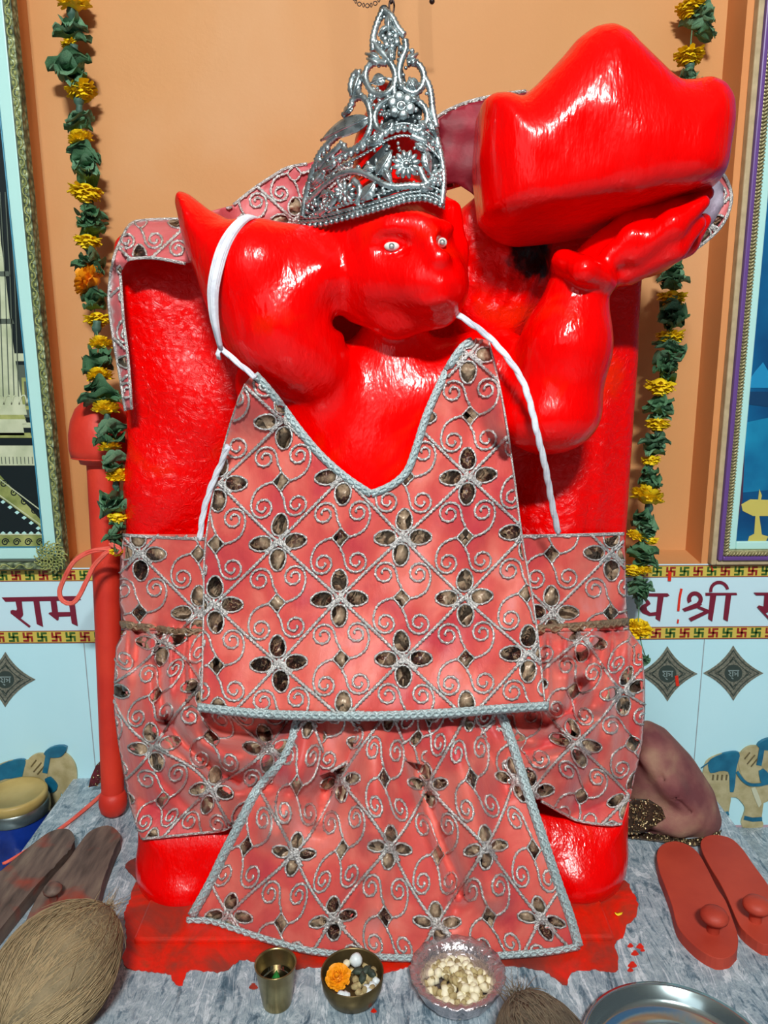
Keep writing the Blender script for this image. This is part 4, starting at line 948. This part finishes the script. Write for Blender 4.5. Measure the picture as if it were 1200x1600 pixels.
# carved leaf scrolls along the moulding and a corner rosette
g = MB(); z = zB+.05; i = 0
while z < 1.35:
    s_ = 1 if i % 2 else -1; g.tube([(xR-.006+.0035*math.cos(a)*s_, yF-.0005, z+.006*math.sin(a)) for a in np.linspace(-2, 2, 8)], .0011, 5); g.ball((xR-.006-.002*s_, yF, z), (.0022,.002,.0035), 6, 5); z += .0135; i += 1
for i in range(60):
    a = i*2.4; rr = .0032*math.sqrt(i); cx, cz = xR-.022+rr*math.cos(a), zB+.022+rr*math.sin(a)
    g.tube([(cx+.004*math.cos(t+a), yF-.001-.0012*math.sin(i), cz+.004*math.sin(t+a)) for t in np.linspace(0, 3.4, 7)], .0012, 5)
for i in range(30):
    x = xR-.06-i*.0135; g.tube([(x+.006*math.cos(a), yF-.0005, zB+.006+.0035*math.sin(a)*(1 if i % 2 else -1)) for a in np.linspace(0, 3.4, 7)], .0011, 5)
g.build('carved_scrolls', M['goldp'], fr)
yp = yF+.012
pic = MB(); pic.box((XO, yp, zB+.0375), (xR-.0375, YW, 2.0)); pic = pic.build('picture', M['navyp'], fr, smooth=False)
xin = xR-.0375; zin = zB+.0375
g = MB()
def fp2(pts, mi, d=.0006):
    q = [P(a, c, yp) for a, c in pts]; q = [(min(v.x, xin-.0005), max(v.z, zin+.0005)) for v in q]; g.prism(q, lambda p: (p[0], yp-d, p[1]), lambda p: (p[0], yp-d+.0005, p[1]), mi)
fp2([(-40,552),(80,552),(80,564),(-40,564)], 0, .0006); fp2([(-40,570),(80,570),(80,652),(-40,652)], 2, .0006); fp2([(-40,660),(80,660),(80,668),(-40,668)], 0, .0007)
fp2([(34,590),(50,590),(52,640),(36,640)], 1, .0009); fp2([(38,596),(46,596),(48,634),(40,634)], 2, .0012)
fp2([(-70,250),(-6,250),(2,380),(8,420),(16,500),(24,560),(36,632),(-60,632)], 0, .0012)
for i, x in enumerate((-14,-4,5,14,22,29)): line(g, [(x-14,300),(x-6,440),(x,620)], 1.6, yp-.0016, 2, .0004)
for a, b_, c_, d_, w_ in ((-60,14,424,432,2),(-60,20,498,506,2),(-60,40,632,648,0),(-60,38,648,655,1),(-60,40,655,662,0),(-60,36,662,680,0),(-60,48,676,684,1),(-60,58,696,712,0),(-60,62,712,727,0)): fp2([(a,c_),(b_,c_),(b_+3,d_),(a,d_)], w_, .0016)
for x in range(-10, 60, 6): line(g, [(x,714),(x+1,725)], 1, yp-.0021, 2, .0004)
for x in range(-6, 44, 12): line(g, crom([(x,632),(x+3,620),(x+9,618),(x+12,632)], 3), 2, yp-.0021, 0, .0004)
fp2([(-20,734),(0,742),(80,812),(80,832),(60,820),(-20,762)], 1, .0008); fp2([(-20,836),(90,836),(90,858),(-20,858)], 1, .0008)
for k in range(5): line(g, [tuple(q) for q in spiral(6+k*16, 756+k*14, 6)], 1.8, yp-.0012, 3, .0004); line(g, [tuple(q) for q in spiral(8+k*18, 847, 6)], 1.8, yp-.0012, 3, .0004)
line(g, [(-20,760),(80,832)], 1.6, yp-.0014, 0, .0004); line(g, [(-20,734),(80,810)], 1.6, yp-.0014, 0, .0004); line(g, [(-20,835),(90,835)], 1.6, yp-.0014, 0, .0004)
for k in range(7): x, y = -6+k*11, 776+k*8.2; fp2([(x,y-3),(x+4,y),(x,y+3),(x-4,y)], 4, .0009); fp2([(x,830),(x+4,833),(x,836),(x-4,833)], 4, .0009)
g.build('printed_scene', [M['ivory'], M['goldp'], M['greyp'], M['navyp'], M['mint']], pic, smooth=False)
fr2 = empty('picture_frame', P(1250, 880, YW), label='blue picture of a golden lamp in a purple and gold frame on the right wall', cat='picture')
xL2 = P(1137, 600, YW-.02).x; zB2 = P(1150, 884, YW-.02).z
yF = YW-.022
lframe(0, .009, yF+.006, M['tan'], 'wood_edge', 1, fr2, xL2, zB2, 1.35); lframe(.009, .0165, yF, M['purple'], 'purple_moulding', 1, fr2, xL2, zB2, 1.35); lframe(.0165, .026, yF+.002, M['rope'], 'rope_backing', 1, fr2, xL2, zB2, 1.35); lframe(.026, .040, yF+.008, M['mint'], 'mat_border', 1, fr2, xL2, zB2, 1.35)
g = MB(); z = zB2+.02
while z < 1.35: g.tube([(xL2+.0175, yF+.001, z), (xL2+.0212, yF-.001, z+.003), (xL2+.025, yF+.001, z+.005)], .0017, 5); z += .0052
for i in range(40): x = xL2+.02+i*.0052; g.tube([(x, yF+.001, zB2+.0175), (x+.003, yF-.001, zB2+.0212), (x+.005, yF+.001, zB2+.025)], .0017, 5)
g.build('rope_moulding', M['rope'], fr2)
yp = yF+.012; pic = MB(); pic.box((xL2+.040, yp, zB2+.040), (1.35, YW, 2.0)); pic = pic.build('picture', M['glow'], fr2, smooth=False)
xmin = xL2+.0405; g = MB()
def fp3(pts, mi, d=.0006):
    q = [P(a, c, yp) for a, c in pts]; q = [(max(v.x, xmin), v.z) for v in q]; g.prism(q, lambda p: (p[0], yp-d, p[1]), lambda p: (p[0], yp-d+.0005, p[1]), mi)
fp3([(1150,660),(1260,640),(1260,760),(1150,770)], 1, .0004); fp3([(1172,590),(1180,580),(1192,566),(1200,580),(1220,584),(1220,606),(1170,606)], 2, .0008)
fp3([(1150,612),(1230,612),(1230,640),(1150,632)], 3, .0006); fp3([(1150,700),(1156,690),(1160,780),(1150,812)], 4, .0008)
fp3([(1158,788),(1172,780),(1230,782),(1230,800),(1206,806),(1176,806),(1160,798)], 0, .001); fp3([(1180,806),(1186,806),(1190,835),(1200,838),(1196,846),(1168,846),(1170,838),(1178,834)], 0, .001); fp3([(1186,764),(1190,774),(1188,782),(1184,782)], 0, .0012)
g.build('printed_scene', [Mat('gold lamp print', (204,190,96), .4).m, M['sky1'], Mat('cyan print', (30,140,190), .4).m, Mat('deep blue print', (8,60,100), .4).m, Mat('plum print', (76,44,70), .4).m], pic, smooth=False)
# ---------------------------------------------------------------- MACE
mace = empty('mace', P(178, 1270, 1.13), label='orange-red painted mace with a domed head leaning on the wall left of the idol', cat='mace')
a = P(177, 1262, 1.135); bt = P(158, 620, 1.165); ax = (bt-a).normalized(); q = ax.to_track_quat('Z', 'Y').to_matrix()
L = (bt-a).length; s0 = m_per_px(177,1262,1.135); s1 = m_per_px(158,650,1.165)
g = MB(); g.lathe([(19*s0,.01),(17*s0,L*.02+.01),(18*s0,L*.3),(21*s1,L*.55),(25*s1,L*.86)], 32, a, 0, q); g.build('shaft', M['mace'], mace)
g = MB(); g.lathe([(0,-.013),(12*s0,-.011),(19*s0,-.004),(21.5*s0,.008),(21*s0,.02),(17*s0,.03),(0,.032)], 32, a, 0, q); g.build('end_knob', M['mace'], mace)
h0 = L*.855; R_ = 50*s1
g = MB(); g.lathe([(0,h0-.004),(34*s1,h0-.004),(36*s1,h0+.002),(47*s1,h0+.006),(R_,h0+.018),(R_*1.0,h0+.04),(R_*.93,h0+.06),(R_*.78,h0+.078),(R_*.5,h0+.092),(R_*.2,h0+.099),(0,h0+.1)], 40, a, 0, q)
g.tube([a+q@Vector((46.5*s1*math.cos(t), 46.5*s1*math.sin(t), h0+.0055)) for t in np.linspace(0, 2*PI, 40)], .0012, 6); g.build('domed_head', M['mace'], mace)
M['thread_red'] = W((226,84,70), (240,110,92), 50, 'coral cotton thread', .7)
def ribbon(pts, w, name, **k):
    g = MB(); c = crom(pts, 5)
    for s_ in range(3): g.tube([P(x+w*.3*math.sin(i*.25+s_*2.1), y+w*.3*math.cos(i*.25+s_*2.1), Y) for i, (x, y, Y) in enumerate(c)], w*.32*.0009, 5)
    return g
g = MB(); g.v += []; 
for pts in ([(190,855,1.09),(165,858,1.075),(140,862,1.07),(118,876,1.07),(102,900,1.075),(93,925,1.08),(99,940,1.08),(113,943,1.08),(126,928,1.08),(136,905,1.08),(150,880,1.08),(168,862,1.075),(190,852,1.09)], [(172,850,1.07),(188,858,1.07),(180,864,1.07)]):
    k = ribbon(pts, 7, 'x'); g.add(k.v, k.f)
g.build('thread_loop', M['thread_red'], label='coral thread tied in a loose loop round the mace near the lettered band', cat='thread')
c = crom([tuple(onz(x, y, .003)) for x, y in ((170,1232),(150,1250),(120,1275),(80,1306),(60,1318))]+[tuple(onz(x, y, .004)) for x, y in ((40,1330),(15,1345),(5,1350))], .01)
g = MB()
for s_ in range(3): g.tube([(p[0]+.0016*math.sin(i*.3+s_*2), p[1]+.001*math.cos(i*.3+s_*2.), p[2]+.0006*s_) for i, p in enumerate(c)], .0022, 5)
g.build('thread_strand', M['thread_red'], label='coral thread lying across the left corner of the marble platform', cat='thread')
# ---------------------------------------------------------------- OFFERINGS AND VESSELS
def on_floor(px, py, z=0): return onz(px, py, z)
c = Vector((-.633, 1.182, 0)); jar = empty('lidded_jar', (c.x, c.y, ZF), label='blue jar with steel rim and round yellow-beige lid beside the left edge of the platform', cat='jar')
zt = .014; r = .053
M['jarb'] = W((10,34,110), (20,56,150), 20, 'blue glass', .15, (120,.3,.002)); M['lid'] = W((176,150,84), (196,170,104), 20, 'ochre plastic lid', .45)
g = MB(); g.lathe([(0,ZF),(r*.9,ZF),(r*1.0,ZF+.01),(r*1.0,zt-.045),(r*.95,zt-.036)], 48, (c.x,c.y,0)); g.build('body', M['jarb'], jar)
g = MB(); g.lathe([(r*.95,zt-.038),(r*1.02,zt-.036),(r*1.03,zt-.02),(r*.98,zt-.016)], 48, (c.x,c.y,0)); g.build('rim', M['steel_dull'], jar)
g = MB(); g.lathe([(r*.9,zt-.018),(r*.98,zt-.017),(r*.985,zt-.003),(r*.95,zt),(r*.86,zt+.0005),(r*.84,zt-.001),(0,zt-.0015)], 48, (c.x,c.y,0)); g.build('lid', M['lid'], jar)
# brass tumbler
c = onz(433, 1566, 0); cup = empty('brass_tumbler', c, label='small brass tumbler of water with a green leaf, left of the brass bowl', cat='tumbler')
rt_, rb_, hh = .0245, .0165, .054
g = MB(); g.lathe([(0,0),(rb_,0),(rb_+.0005,.002),(rt_-.001,hh-.002),(rt_,hh),(rt_-.0015,hh+.0003),(rt_-.0022,hh-.003),(rb_-.001,.004),(0,.004)], 48, c); g.build('cup', M['brass'], cup)
wm = Mat('water', (190,215,205), .02, Transmission_Weight=1.0, IOR=1.33).m
g = MB(); g.lathe([(0,.0045),(rb_-.0015,.0045),(rt_-.0052,.034),(0,.034)], 40, c); g.build('water', wm, cup)
g = MB(); m = Matrix.Rotation(.5, 3, 'X')
V = [c+Vector((0,-.004,.0305))+m@Vector((x*.009, y*.011-.0, .002*(1-x*x))) for x, y in ((-.5,-1),(0,-1.2),(.5,-1),(-.9,-.3),(0,-.3),(.9,-.3),(-.5,.5),(0,.5),(.5,.5),(0,1.2),)]
g.add(V, [(0,1,4,3),(1,2,5,4),(3,4,7,6),(4,5,8,7),(6,7,9),(7,8,9)]); ob = g.build('leaf', Mat('fresh green leaf', (20,120,48), .4).m, label='green leaf floating in the brass tumbler', cat='leaf'); s_ = ob.modifiers.new('thickness','SOLIDIFY'); s_.thickness = .0008
# brass bowl with offerings
c = onz(551, 1557, 0); rb = .037
bowl = empty('brass_bowl', c, label='brass bowl holding an orange marigold, nuts and sugar lumps in front of the apron hem', cat='bowl'); hb = .035
g = MB(); g.lathe([(0,0),(rb*.62,0),(rb*.82,.006),(rb*.95,.018),(rb,hb),(rb*.975,hb+.0005),(rb*.955,hb-.002),(rb*.9,.02),(rb*.76,.009),(rb*.5,.004),(0,.004)], 56, c); g.build('bowl', M['brass_dark'], bowl)
M['sugar'] = Mat('rock sugar', (228,238,240), .35, Subsurface_Weight=0.0).m; M['nut'] = W((150,130,90), (190,172,122), 60, 'dry nuts', .7); M['nutd'] = W((40,52,44), (70,80,66), 60, 'dark dried leaf', .6); M['puff'] = W((226,214,176), (240,232,204), 60, 'pale sweet', .6)
o = bpy.data.objects.new('marigold', MG[1]); C.objects.link(o); o.location = c+Vector((-.0165,-.001,.028)); o.scale = (.0165,)*3; o.rotation_euler = (.4,-.2,0); tag(o, 'orange marigold head lying in the brass bowl', 'flower')
def lump(r, seed, jag=.25, n=(9,6)):
    rr = random.Random(seed); g = MB(); g.ball((0,0,0), r, *n); g.v = [tuple(x*(1+rr.uniform(-jag,jag)) for x in v) for v in g.v]; return g
def place(g, nm, mat, loc, rot=(0,0,0), **k):
    me = MBmesh(g, nm, [mat]); o = bpy.data.objects.new(nm, me); C.objects.link(o); o.location = loc; o.rotation_euler = rot; return tag(o, **k)
place(lump((.0085,.0075,.0085), 2, .1, (7,5)), 'sugar_lump', M['sugar'], c+Vector((.004,.018,.034)), label='large white sugar lump at the back of the brass bowl', cat='sugar lump')
for i, (x, y) in enumerate(((.017,-.016),(.024,-.012),(.02,-.021),(.028,-.005),(-.012,-.024),(-.006,-.026))): place(lump((.0055,.005,.005), 20+i, .25, (6,4)), 'sugar_lump', M['sugar'], c+Vector((x,y,.026)), (i,i*2,i), label='small white sugar crystal near the front rim of the brass bowl', cat='sugar lump', group='small sugar crystals')
rr = random.Random(4)
for i in range(20):
    a_, d_ = rr.uniform(-2.2, 1.2), rr.uniform(.004,.026); x, y = d_*math.cos(a_)+.006, d_*math.sin(a_)+.002
    place(lump((rr.uniform(.004,.007),.004,.0045), 60+i, .2, (7,5)), 'nut', M['nut'], c+Vector((x,y,.022+rr.uniform(0,.006))), (rr.uniform(0,3),rr.uniform(0,3),rr.uniform(0,3)), label='brown dried nut in the brass bowl', cat='nut', group='nuts in the brass bowl')
for i, (x, y) in enumerate(((.008,.004),(.016,.006),(.012,-.004),(.022,.002))): place(lump((.008,.004,.004), 90+i, .3), 'dried_leaf', M['nutd'], c+Vector((x,y,.031)), (0,0,i*.8), label='dark dried leaf scrap on the nuts in the brass bowl', cat='dried leaf', group='dried leaf scraps')
place(lump((.0045,.0045,.0045), 8, .1), 'sweet', M['puff'], c+Vector((-.007,.013,.034)), label='pale yellow bead sweet beside the large sugar lump', cat='sweet')
# foil bowl of sweets
c = onz(714, 1560, 0); rf = .056
def foilmat():
    m = Mat('crumpled foil', (212,200,204), .2, .85); m.bump(m.noise(90, 4, dist=1.0), .8, .004); return m.m
M['foil'] = foilmat(); M['foil_in'] = foilmat()
fb = empty('foil_bowl', c, label='silver foil lined bowl of puffed sweets at the front of the platform', cat='bowl')
g = MB(); g.lathe([(0,.001),(rf*.55,.0),(rf*.8,.016),(rf*.97,.036),(rf*1.0,.038),(rf*.99,.0395),(rf*.80,.036),(rf*.70,.028),(rf*.62,.014),(rf*.4,.008),(0,.008)], 64, c)
vv = []
for v in g.v:
    a_ = math.atan2(v[1]-c.y, v[0]-c.x); d_ = math.hypot(v[0]-c.x, v[1]-c.y); k = d_/rf; w_ = 1+.018*k*math.sin(a_*17)+.012*k*math.sin(a_*29+1)
    vv.append((c.x+(v[0]-c.x)*w_, c.y+(v[1]-c.y)*w_, v[2]+(.0012*math.sin(a_*23) if v[2] > .02 else 0)))
g.v = vv; g.build('bowl', M['foil'], fb)
ppm = lump((.0062,.0055,.005), 3, .12, (8,6)); pm = MBmesh(ppm, 'puffed_sweet', [M['puff']]); pm2 = MBmesh(lump((.006,.0035,.004), 5, .2, (8,6)), 'puffed_sweet', [M['nut']])
for i in range(165):
    a_, d_ = rr.uniform(0, 6.28), .0365*math.sqrt(rr.random()); o = bpy.data.objects.new('puffed_sweet', pm if i % 2 else pm2); C.objects.link(o)
    o.location = c+Vector((d_*math.cos(a_), d_*math.sin(a_)-.003, .017+.010*(1-(d_/.037)**2)+rr.uniform(0,.007))); o.rotation_euler = (rr.uniform(0,3), rr.uniform(0,3), rr.uniform(0,3))
    tag(o, 'cream puffed sweet heaped in the foil bowl' if i % 2 else 'brown husked grain heaped in the foil bowl', 'sweet' if i % 2 else 'grain', 'cream sweets in the foil bowl' if i % 2 else 'brown grains in the foil bowl')
# steel plate
c = onz(1062, 1640, 0); c.z = 0; c = Vector((.308, .664, 0)); rp = .104
pl = empty('steel_plate', c, label='round shiny steel plate with raised rim at the front right corner', cat='plate')
g = MB(); g.lathe([(0,0),(rp*.86,0),(rp*.93,.004),(rp*.965,.018),(rp,.020),(rp,.0212),(rp*.955,.0196),(rp*.915,.006),(rp*.85,.0018),(rp*.62,.0022),(rp*.6,.003),(rp*.58,.0022),(0,.0022)], 72, c); g.build('dish', M['steel'], pl)
g = MB(); g.lathe([(0,.0022),(.018,.003),(.026,.012),(.030,.024),(.0285,.024),(.024,.012),(.016,.005),(0,.0045)], 40, c+Vector((.03,.005,0))); g.build('small_steel_bowl', M['steel'], label='small steel bowl standing on the steel plate', cat='bowl')
# coconuts
def coconut(center, rad, axis, label, mat, fmat, n, seed, tuft=None, tip=.25):
    rr = random.Random(seed); root = empty('coconut', (center.x, center.y, 0), label=label, cat='coconut'); ax = Vector(axis).normalized(); q = ax.to_track_quat('Z', 'Y').to_matrix()
    def S(u, ph, k=1.0):      # u 0..pi from tip
        w = math.sin(u); z = math.cos(u); e = 1.0-.12*max(0, z); return center+q@Vector((rad[0]*w*e*math.cos(ph)*k, rad[0]*w*e*math.sin(ph)*k, rad[1]*z*k))
    g = MB(); N, Q = 40, 48; V = []
    for i in range(N+1):
        for j in range(Q):
            u = PI*i/N; ph = 2*PI*j/Q; V.append(S(u, ph, 1+.012*math.sin(ph*3+1)+.006*math.sin(ph*11+u*3)))
    g.add(V, [(i*Q+j, i*Q+(j+1)%Q, (i+1)*Q+(j+1)%Q, (i+1)*Q+j) for i in range(N) for j in range(Q)]); hk = g.build('husk', mat, root)
    g = MB()
    for k in range(n):
        ph = rr.uniform(0, 6.28); u0 = rr.uniform(.05, 2.6); ln = rr.uniform(.25, .8); dp = rr.uniform(-.25,.25); lift = rr.uniform(.004,.02); curl = rr.random() < .04
        pts = [S(min(3.1, u0+ln*t), ph+dp*t, 1.004+lift*(t if not curl else 4*t)) for t in (0,.25,.5,.75,1)]
        if min(p.z for p in pts) < .002: continue
        g.tube(pts, [.0005,.0006,.0006,.0005,.0002], 3)
    if tuft:
        for k in range(tuft):
            ph = rr.uniform(0,6.28); b0 = S(rr.uniform(.02,.35), ph); d = (ax*rr.uniform(.2,1)+Vector((rr.uniform(-1,1), rr.uniform(-1,1), rr.uniform(-.1,.8)))*.8).normalized(); L_ = rr.uniform(.008,.028); cv = Vector((rr.uniform(-1,1),rr.uniform(-1,1),rr.uniform(-1,1)))*.01
            pts = [b0+d*L_*t+cv*t*t for t in (0,.3,.6,1)]; g.tube([Vector((p.x,p.y,max(.002,p.z))) for p in pts], [.0006,.0005,.0004,.0002], 3)
    g.build('husk_fibre', fmat, root, kind='stuff')
coconut(Vector((-.372,.742,.066)), (.064,.084), (.30,.85,.08), 'large greenish brown hairy coconut at the front left, over the wooden sandals', M['coconut'], M['fibre'], 1900, 4, 60)
coconut(Vector((.158,.650,.049)), (.048,.058), (-.2,.6,.15), 'dark grey hairy coconut at the front edge between foil bowl and steel plate', M['coconut2'], M['fibre2'], 1100, 8, 60)
g = MB(); g.ball(P(815,1588,.66), (.002,.002,.002), 6, 5)
# sandals
def sole(name, top, zt, th, mat, parent, bev=.003, side=None):
    q = [onz(x, y, zt) for x, y in top]; q = [tuple(v) for v in crom([(v.x, v.y) for v in q], .006, True)]
    g = MB(); g.prism(q, lambda p: (p[0], p[1], zt), lambda p: (p[0], p[1], zt-th)); ob = g.build(name, mat, parent, smooth=False, bevel=bev); return ob
def knob(px, py, zt, r, h, mat, parent):
    b0 = onz(px, py, zt); g = MB(); g.lathe([(r*.45,-.002),(r*.42,h*.5),(r*.5,h*.55),(r*.95,h*.62),(r,h*.78),(r*.85,h*.94),(r*.5,h*1.04),(0,h*1.07)], 28, b0); g.build('toe_knob', mat, parent)
Z5 = lambda L: [(900+x/4, 1250+y/4) for x, y in L]; Z7 = lambda L: [(x/4, 1250+y/4) for x, y in L]
t1 = Z5([(505,340),(535,280),(610,256),(690,275),(760,325),(820,425),(880,545),(935,630),(978,740),(1012,850),(1006,930),(960,980),(880,990),(780,940),(690,860),(632,780),(600,660),(560,545),(520,440)])
t2 = [(x+3, y-1) for x, y in Z5([(768,262),(800,230),(870,220),(960,245),(1030,310),(1100,410),(1180,520),(1240,640),(1280,760),(1275,850),(1225,900),(1160,905),(1085,860),(1020,800),(985,735),(945,640),(890,525),(825,420),(775,320)])]
for top, kp, lab in ((t1, (1114,1455), 'terracotta red wooden sandal with toe knob, nearer the idol of the pair'), (t2, (1180,1438), 'terracotta red wooden sandal with toe knob, nearer the right edge of the pair')):
    s_ = empty('wooden_sandal', onz(*top[0], 0), label=lab, cat='sandal', group=None); sole('sole', top, .016, .0155, M['terra'], s_); knob(*kp, .016, .0175, .030, M['terra'], s_)
w1 = [(x-9, y-2) for x, y in Z7([(500,240),(470,198),(420,190),(340,215),(200,320),(60,440),(-80,560),(-190,720),(-200,860),(-140,930),(-60,930),(20,840),(110,730),(250,560),(400,400),(485,300)])]
w2 = Z7([(750,225),(700,168),(640,165),(560,200),(500,270),(420,380),(330,480),(240,600),(170,740),(110,900),(150,980),(300,980),(450,860),(600,660),(645,500),(715,310)])
for top, kp, lab in ((w1, (-20,1430), 'old brown wooden sandal at the far left, cut by the frame edge'), (w2, (84,1406), 'old brown wooden sandal with orange streaks, partly under the large coconut')):
    s_ = empty('wooden_sandal', onz(*top[0], 0), label=lab, cat='sandal'); sole('sole', top, .021, .0205, M['wood'], s_, .004); knob(*kp, .021, .0125, .022, M['wood'], s_)
# cloth-wrapped bundle and tinsel
pr = []
A(sd_pillow([(985,1165),(1000,1140),(1022,1134),(1045,1145),(1082,1184),(1110,1228),(1121,1268),(1112,1294),(1085,1306),(1030,1304),(985,1292),(975,1230)], 1.125, .058, .05), 0)
A(K((1010,1185,1.08,10),(1050,1230,1.065,12),(1085,1275,1.07,12)), .02); A(K((1000,1280,1.07,10),(1060,1290,1.065,12),(1100,1285,1.08,10)), .02)
A(K((1022,1180,1.07,2),(1034,1215,1.062,2),(1055,1245,1.055,2),(1078,1268,1.06,2)), .004, 'sub'); A(K((1078,1268,1.06,2),(1092,1284,1.065,2)), .004, 'sub')
mm = Mat('dusty maroon cloth', (120,70,70), .9); f = mm.noise(16, 4); mm.color(mm.ramp(f, [(.35, (116,62,66)), (.5, (140,90,84)), (.68, (168,132,108))])); mm.bump(mm.noise(700, 2), .5, .001); mm.bump(mm.noise(40, 4), .5, .004)
solid_obj('wrapped_bundle', pr, .003, mm.m, None, label='rounded bundle wrapped in dusty maroon cloth beside the right leg of the idol', cat='bundle')
M['gold'] = silver('gold tinsel', (190,170,130), 500, .8, .2, .9); M['tins_d'] = W((30,20,14), (70,50,34), 300, 'dark tinsel base', .6)
def tinsel(poly, Yf, n, seed, label, back=M['tins_d']):
    rr = random.Random(seed); ob = cloth_mesh('sequin_cloth', poly, Yf, back, None, grid=6, label=label, cat='sequin cloth'); g = MB(); xs = [p[0] for p in poly]; ys = [p[1] for p in poly]; k = 0
    while k < n:
        x, y = rr.uniform(min(xs), max(xs)), rr.uniform(min(ys), max(ys))
        if not inside(x, y, poly): continue
        k += 1; m = Matrix.Rotation(rr.uniform(-1,1), 3, 'X')@Matrix.Rotation(rr.uniform(-1,1), 3, 'Z'); g.ball(P(x, y, Yf(x, y)-rr.uniform(.001,.004)), (rr.uniform(.0012,.0028),.0004,rr.uniform(.0012,.0028)), 7, 4, 0, m)
    g.build('sequin', M['gold'], ob, kind='stuff')
tinsel([(975,1262),(992,1248),(1015,1250),(1034,1262),(1040,1278),(1022,1290),(1010,1300),(990,1304),(973,1300),(966,1280)], lambda x, y: min(1.05, onz(x, min(y,1303), .003).y-.03*0)-.002, 170, 3, 'gold sequinned cloth scrap between the right leg and the maroon bundle')
q = [(972,1298),(1000,1300),(1030,1304),(1075,1311),(1110,1306),(1128,1296),(1122,1312),(1085,1322),(1040,1316),(1000,1311),(972,1308)]
tinsel(q, lambda x, y: onz(x, y, .003).y, 150, 6, 'dark cloth edge with gold sequins lying on the marble under the maroon bundle')
tinsel([(150,1196),(156,1190),(168,1200),(170,1226),(158,1222),(150,1228),(138,1230),(142,1214)], lambda x, y: min(1.19, onz(x, y, .003).y), 26, 9, 'maroon tinsel scrap behind the foot of the mace', W((80,16,28), (110,30,40), 60, 'maroon cloth', .7))
# petals and specks on the marble
g = MB(); c = onz(965, 1425, .003)
def petal(px, py, z, r, mat, lab):
    c = onz(px, py, z); g = MB(); n = 8; V = [c+Vector((r*math.cos(t)*(1.6 if math.cos(t) > 0 else 1), r*.7*math.sin(t), .0015*math.cos(2*t)+.001)) for t in np.linspace(0, 2*PI, n, endpoint=False)]+[c]
    g.add(V, [(i, (i+1)%n, n) for i in range(n)]); ob = g.build('petal', mat, label=lab, cat='petal'); m = ob.modifiers.new('t','SOLIDIFY'); m.thickness = .0005
petal(965, 1428, .003, .0042, M['marigold'], 'yellow petal on the red paint right of the apron')
# ---------------------------------------------------------------- LIGHT AND CAMERA
def area(name, loc, target, sx, sy, power, col):
    L_ = bpy.data.lights.new(name, 'AREA'); L_.shape = 'RECTANGLE'; L_.size = sx; L_.size_y = sy; L_.energy = power; L_.color = col
    o = bpy.data.objects.new(name, L_); C.objects.link(o); o.location = loc; o.rotation_euler = (Vector(target)-Vector(loc)).to_track_quat('-Z', 'Y').to_euler(); return o
area('tube_light', (.05, -1.25, 2.24), (0,1.1,.6), .42, .12, 77, (.97,1,.98))
area('fill_light', (-.9, -1.6, 1.7), (0,1,.6), 1.2, 1.2, 5, (.85,.95,1))  # added soft fill from behind the camera, no window there
w = bpy.data.worlds.new('room'); bpy.context.scene.world = w; w.use_nodes = True; w.node_tree.nodes['Background'].inputs[0].default_value = (.85,.93,1,1); w.node_tree.nodes['Background'].inputs[1].default_value = .07
cam = bpy.data.cameras.new('camera'); co = bpy.data.objects.new('camera', cam); C.objects.link(co); co.location = (0,0,H)
cam.sensor_fit = 'VERTICAL'; cam.sensor_height = 36; cam.lens = 27; cam.clip_start = .02
v0 = Vector(ray(600,800)); v1 = Vector(ray(700,800)); upv = Vector(ray(600,700))-v0; rt = v1-v0
X = rt.normalized(); Zc = -v0.normalized(); Yc = Zc.cross(X).normalized(); X = Yc.cross(Zc)
co.rotation_euler = Matrix((X, Yc, Zc)).transposed().to_euler()
s = bpy.context.scene; s.camera = co
s.view_settings.view_transform = 'Standard'; s.view_settings.look = 'None'; s.view_settings.gamma = 1; s.view_settings.use_curve_mapping = False; s.view_settings.exposure = 0
s.cycles.max_bounces = 6; s.cycles.use_denoising = True
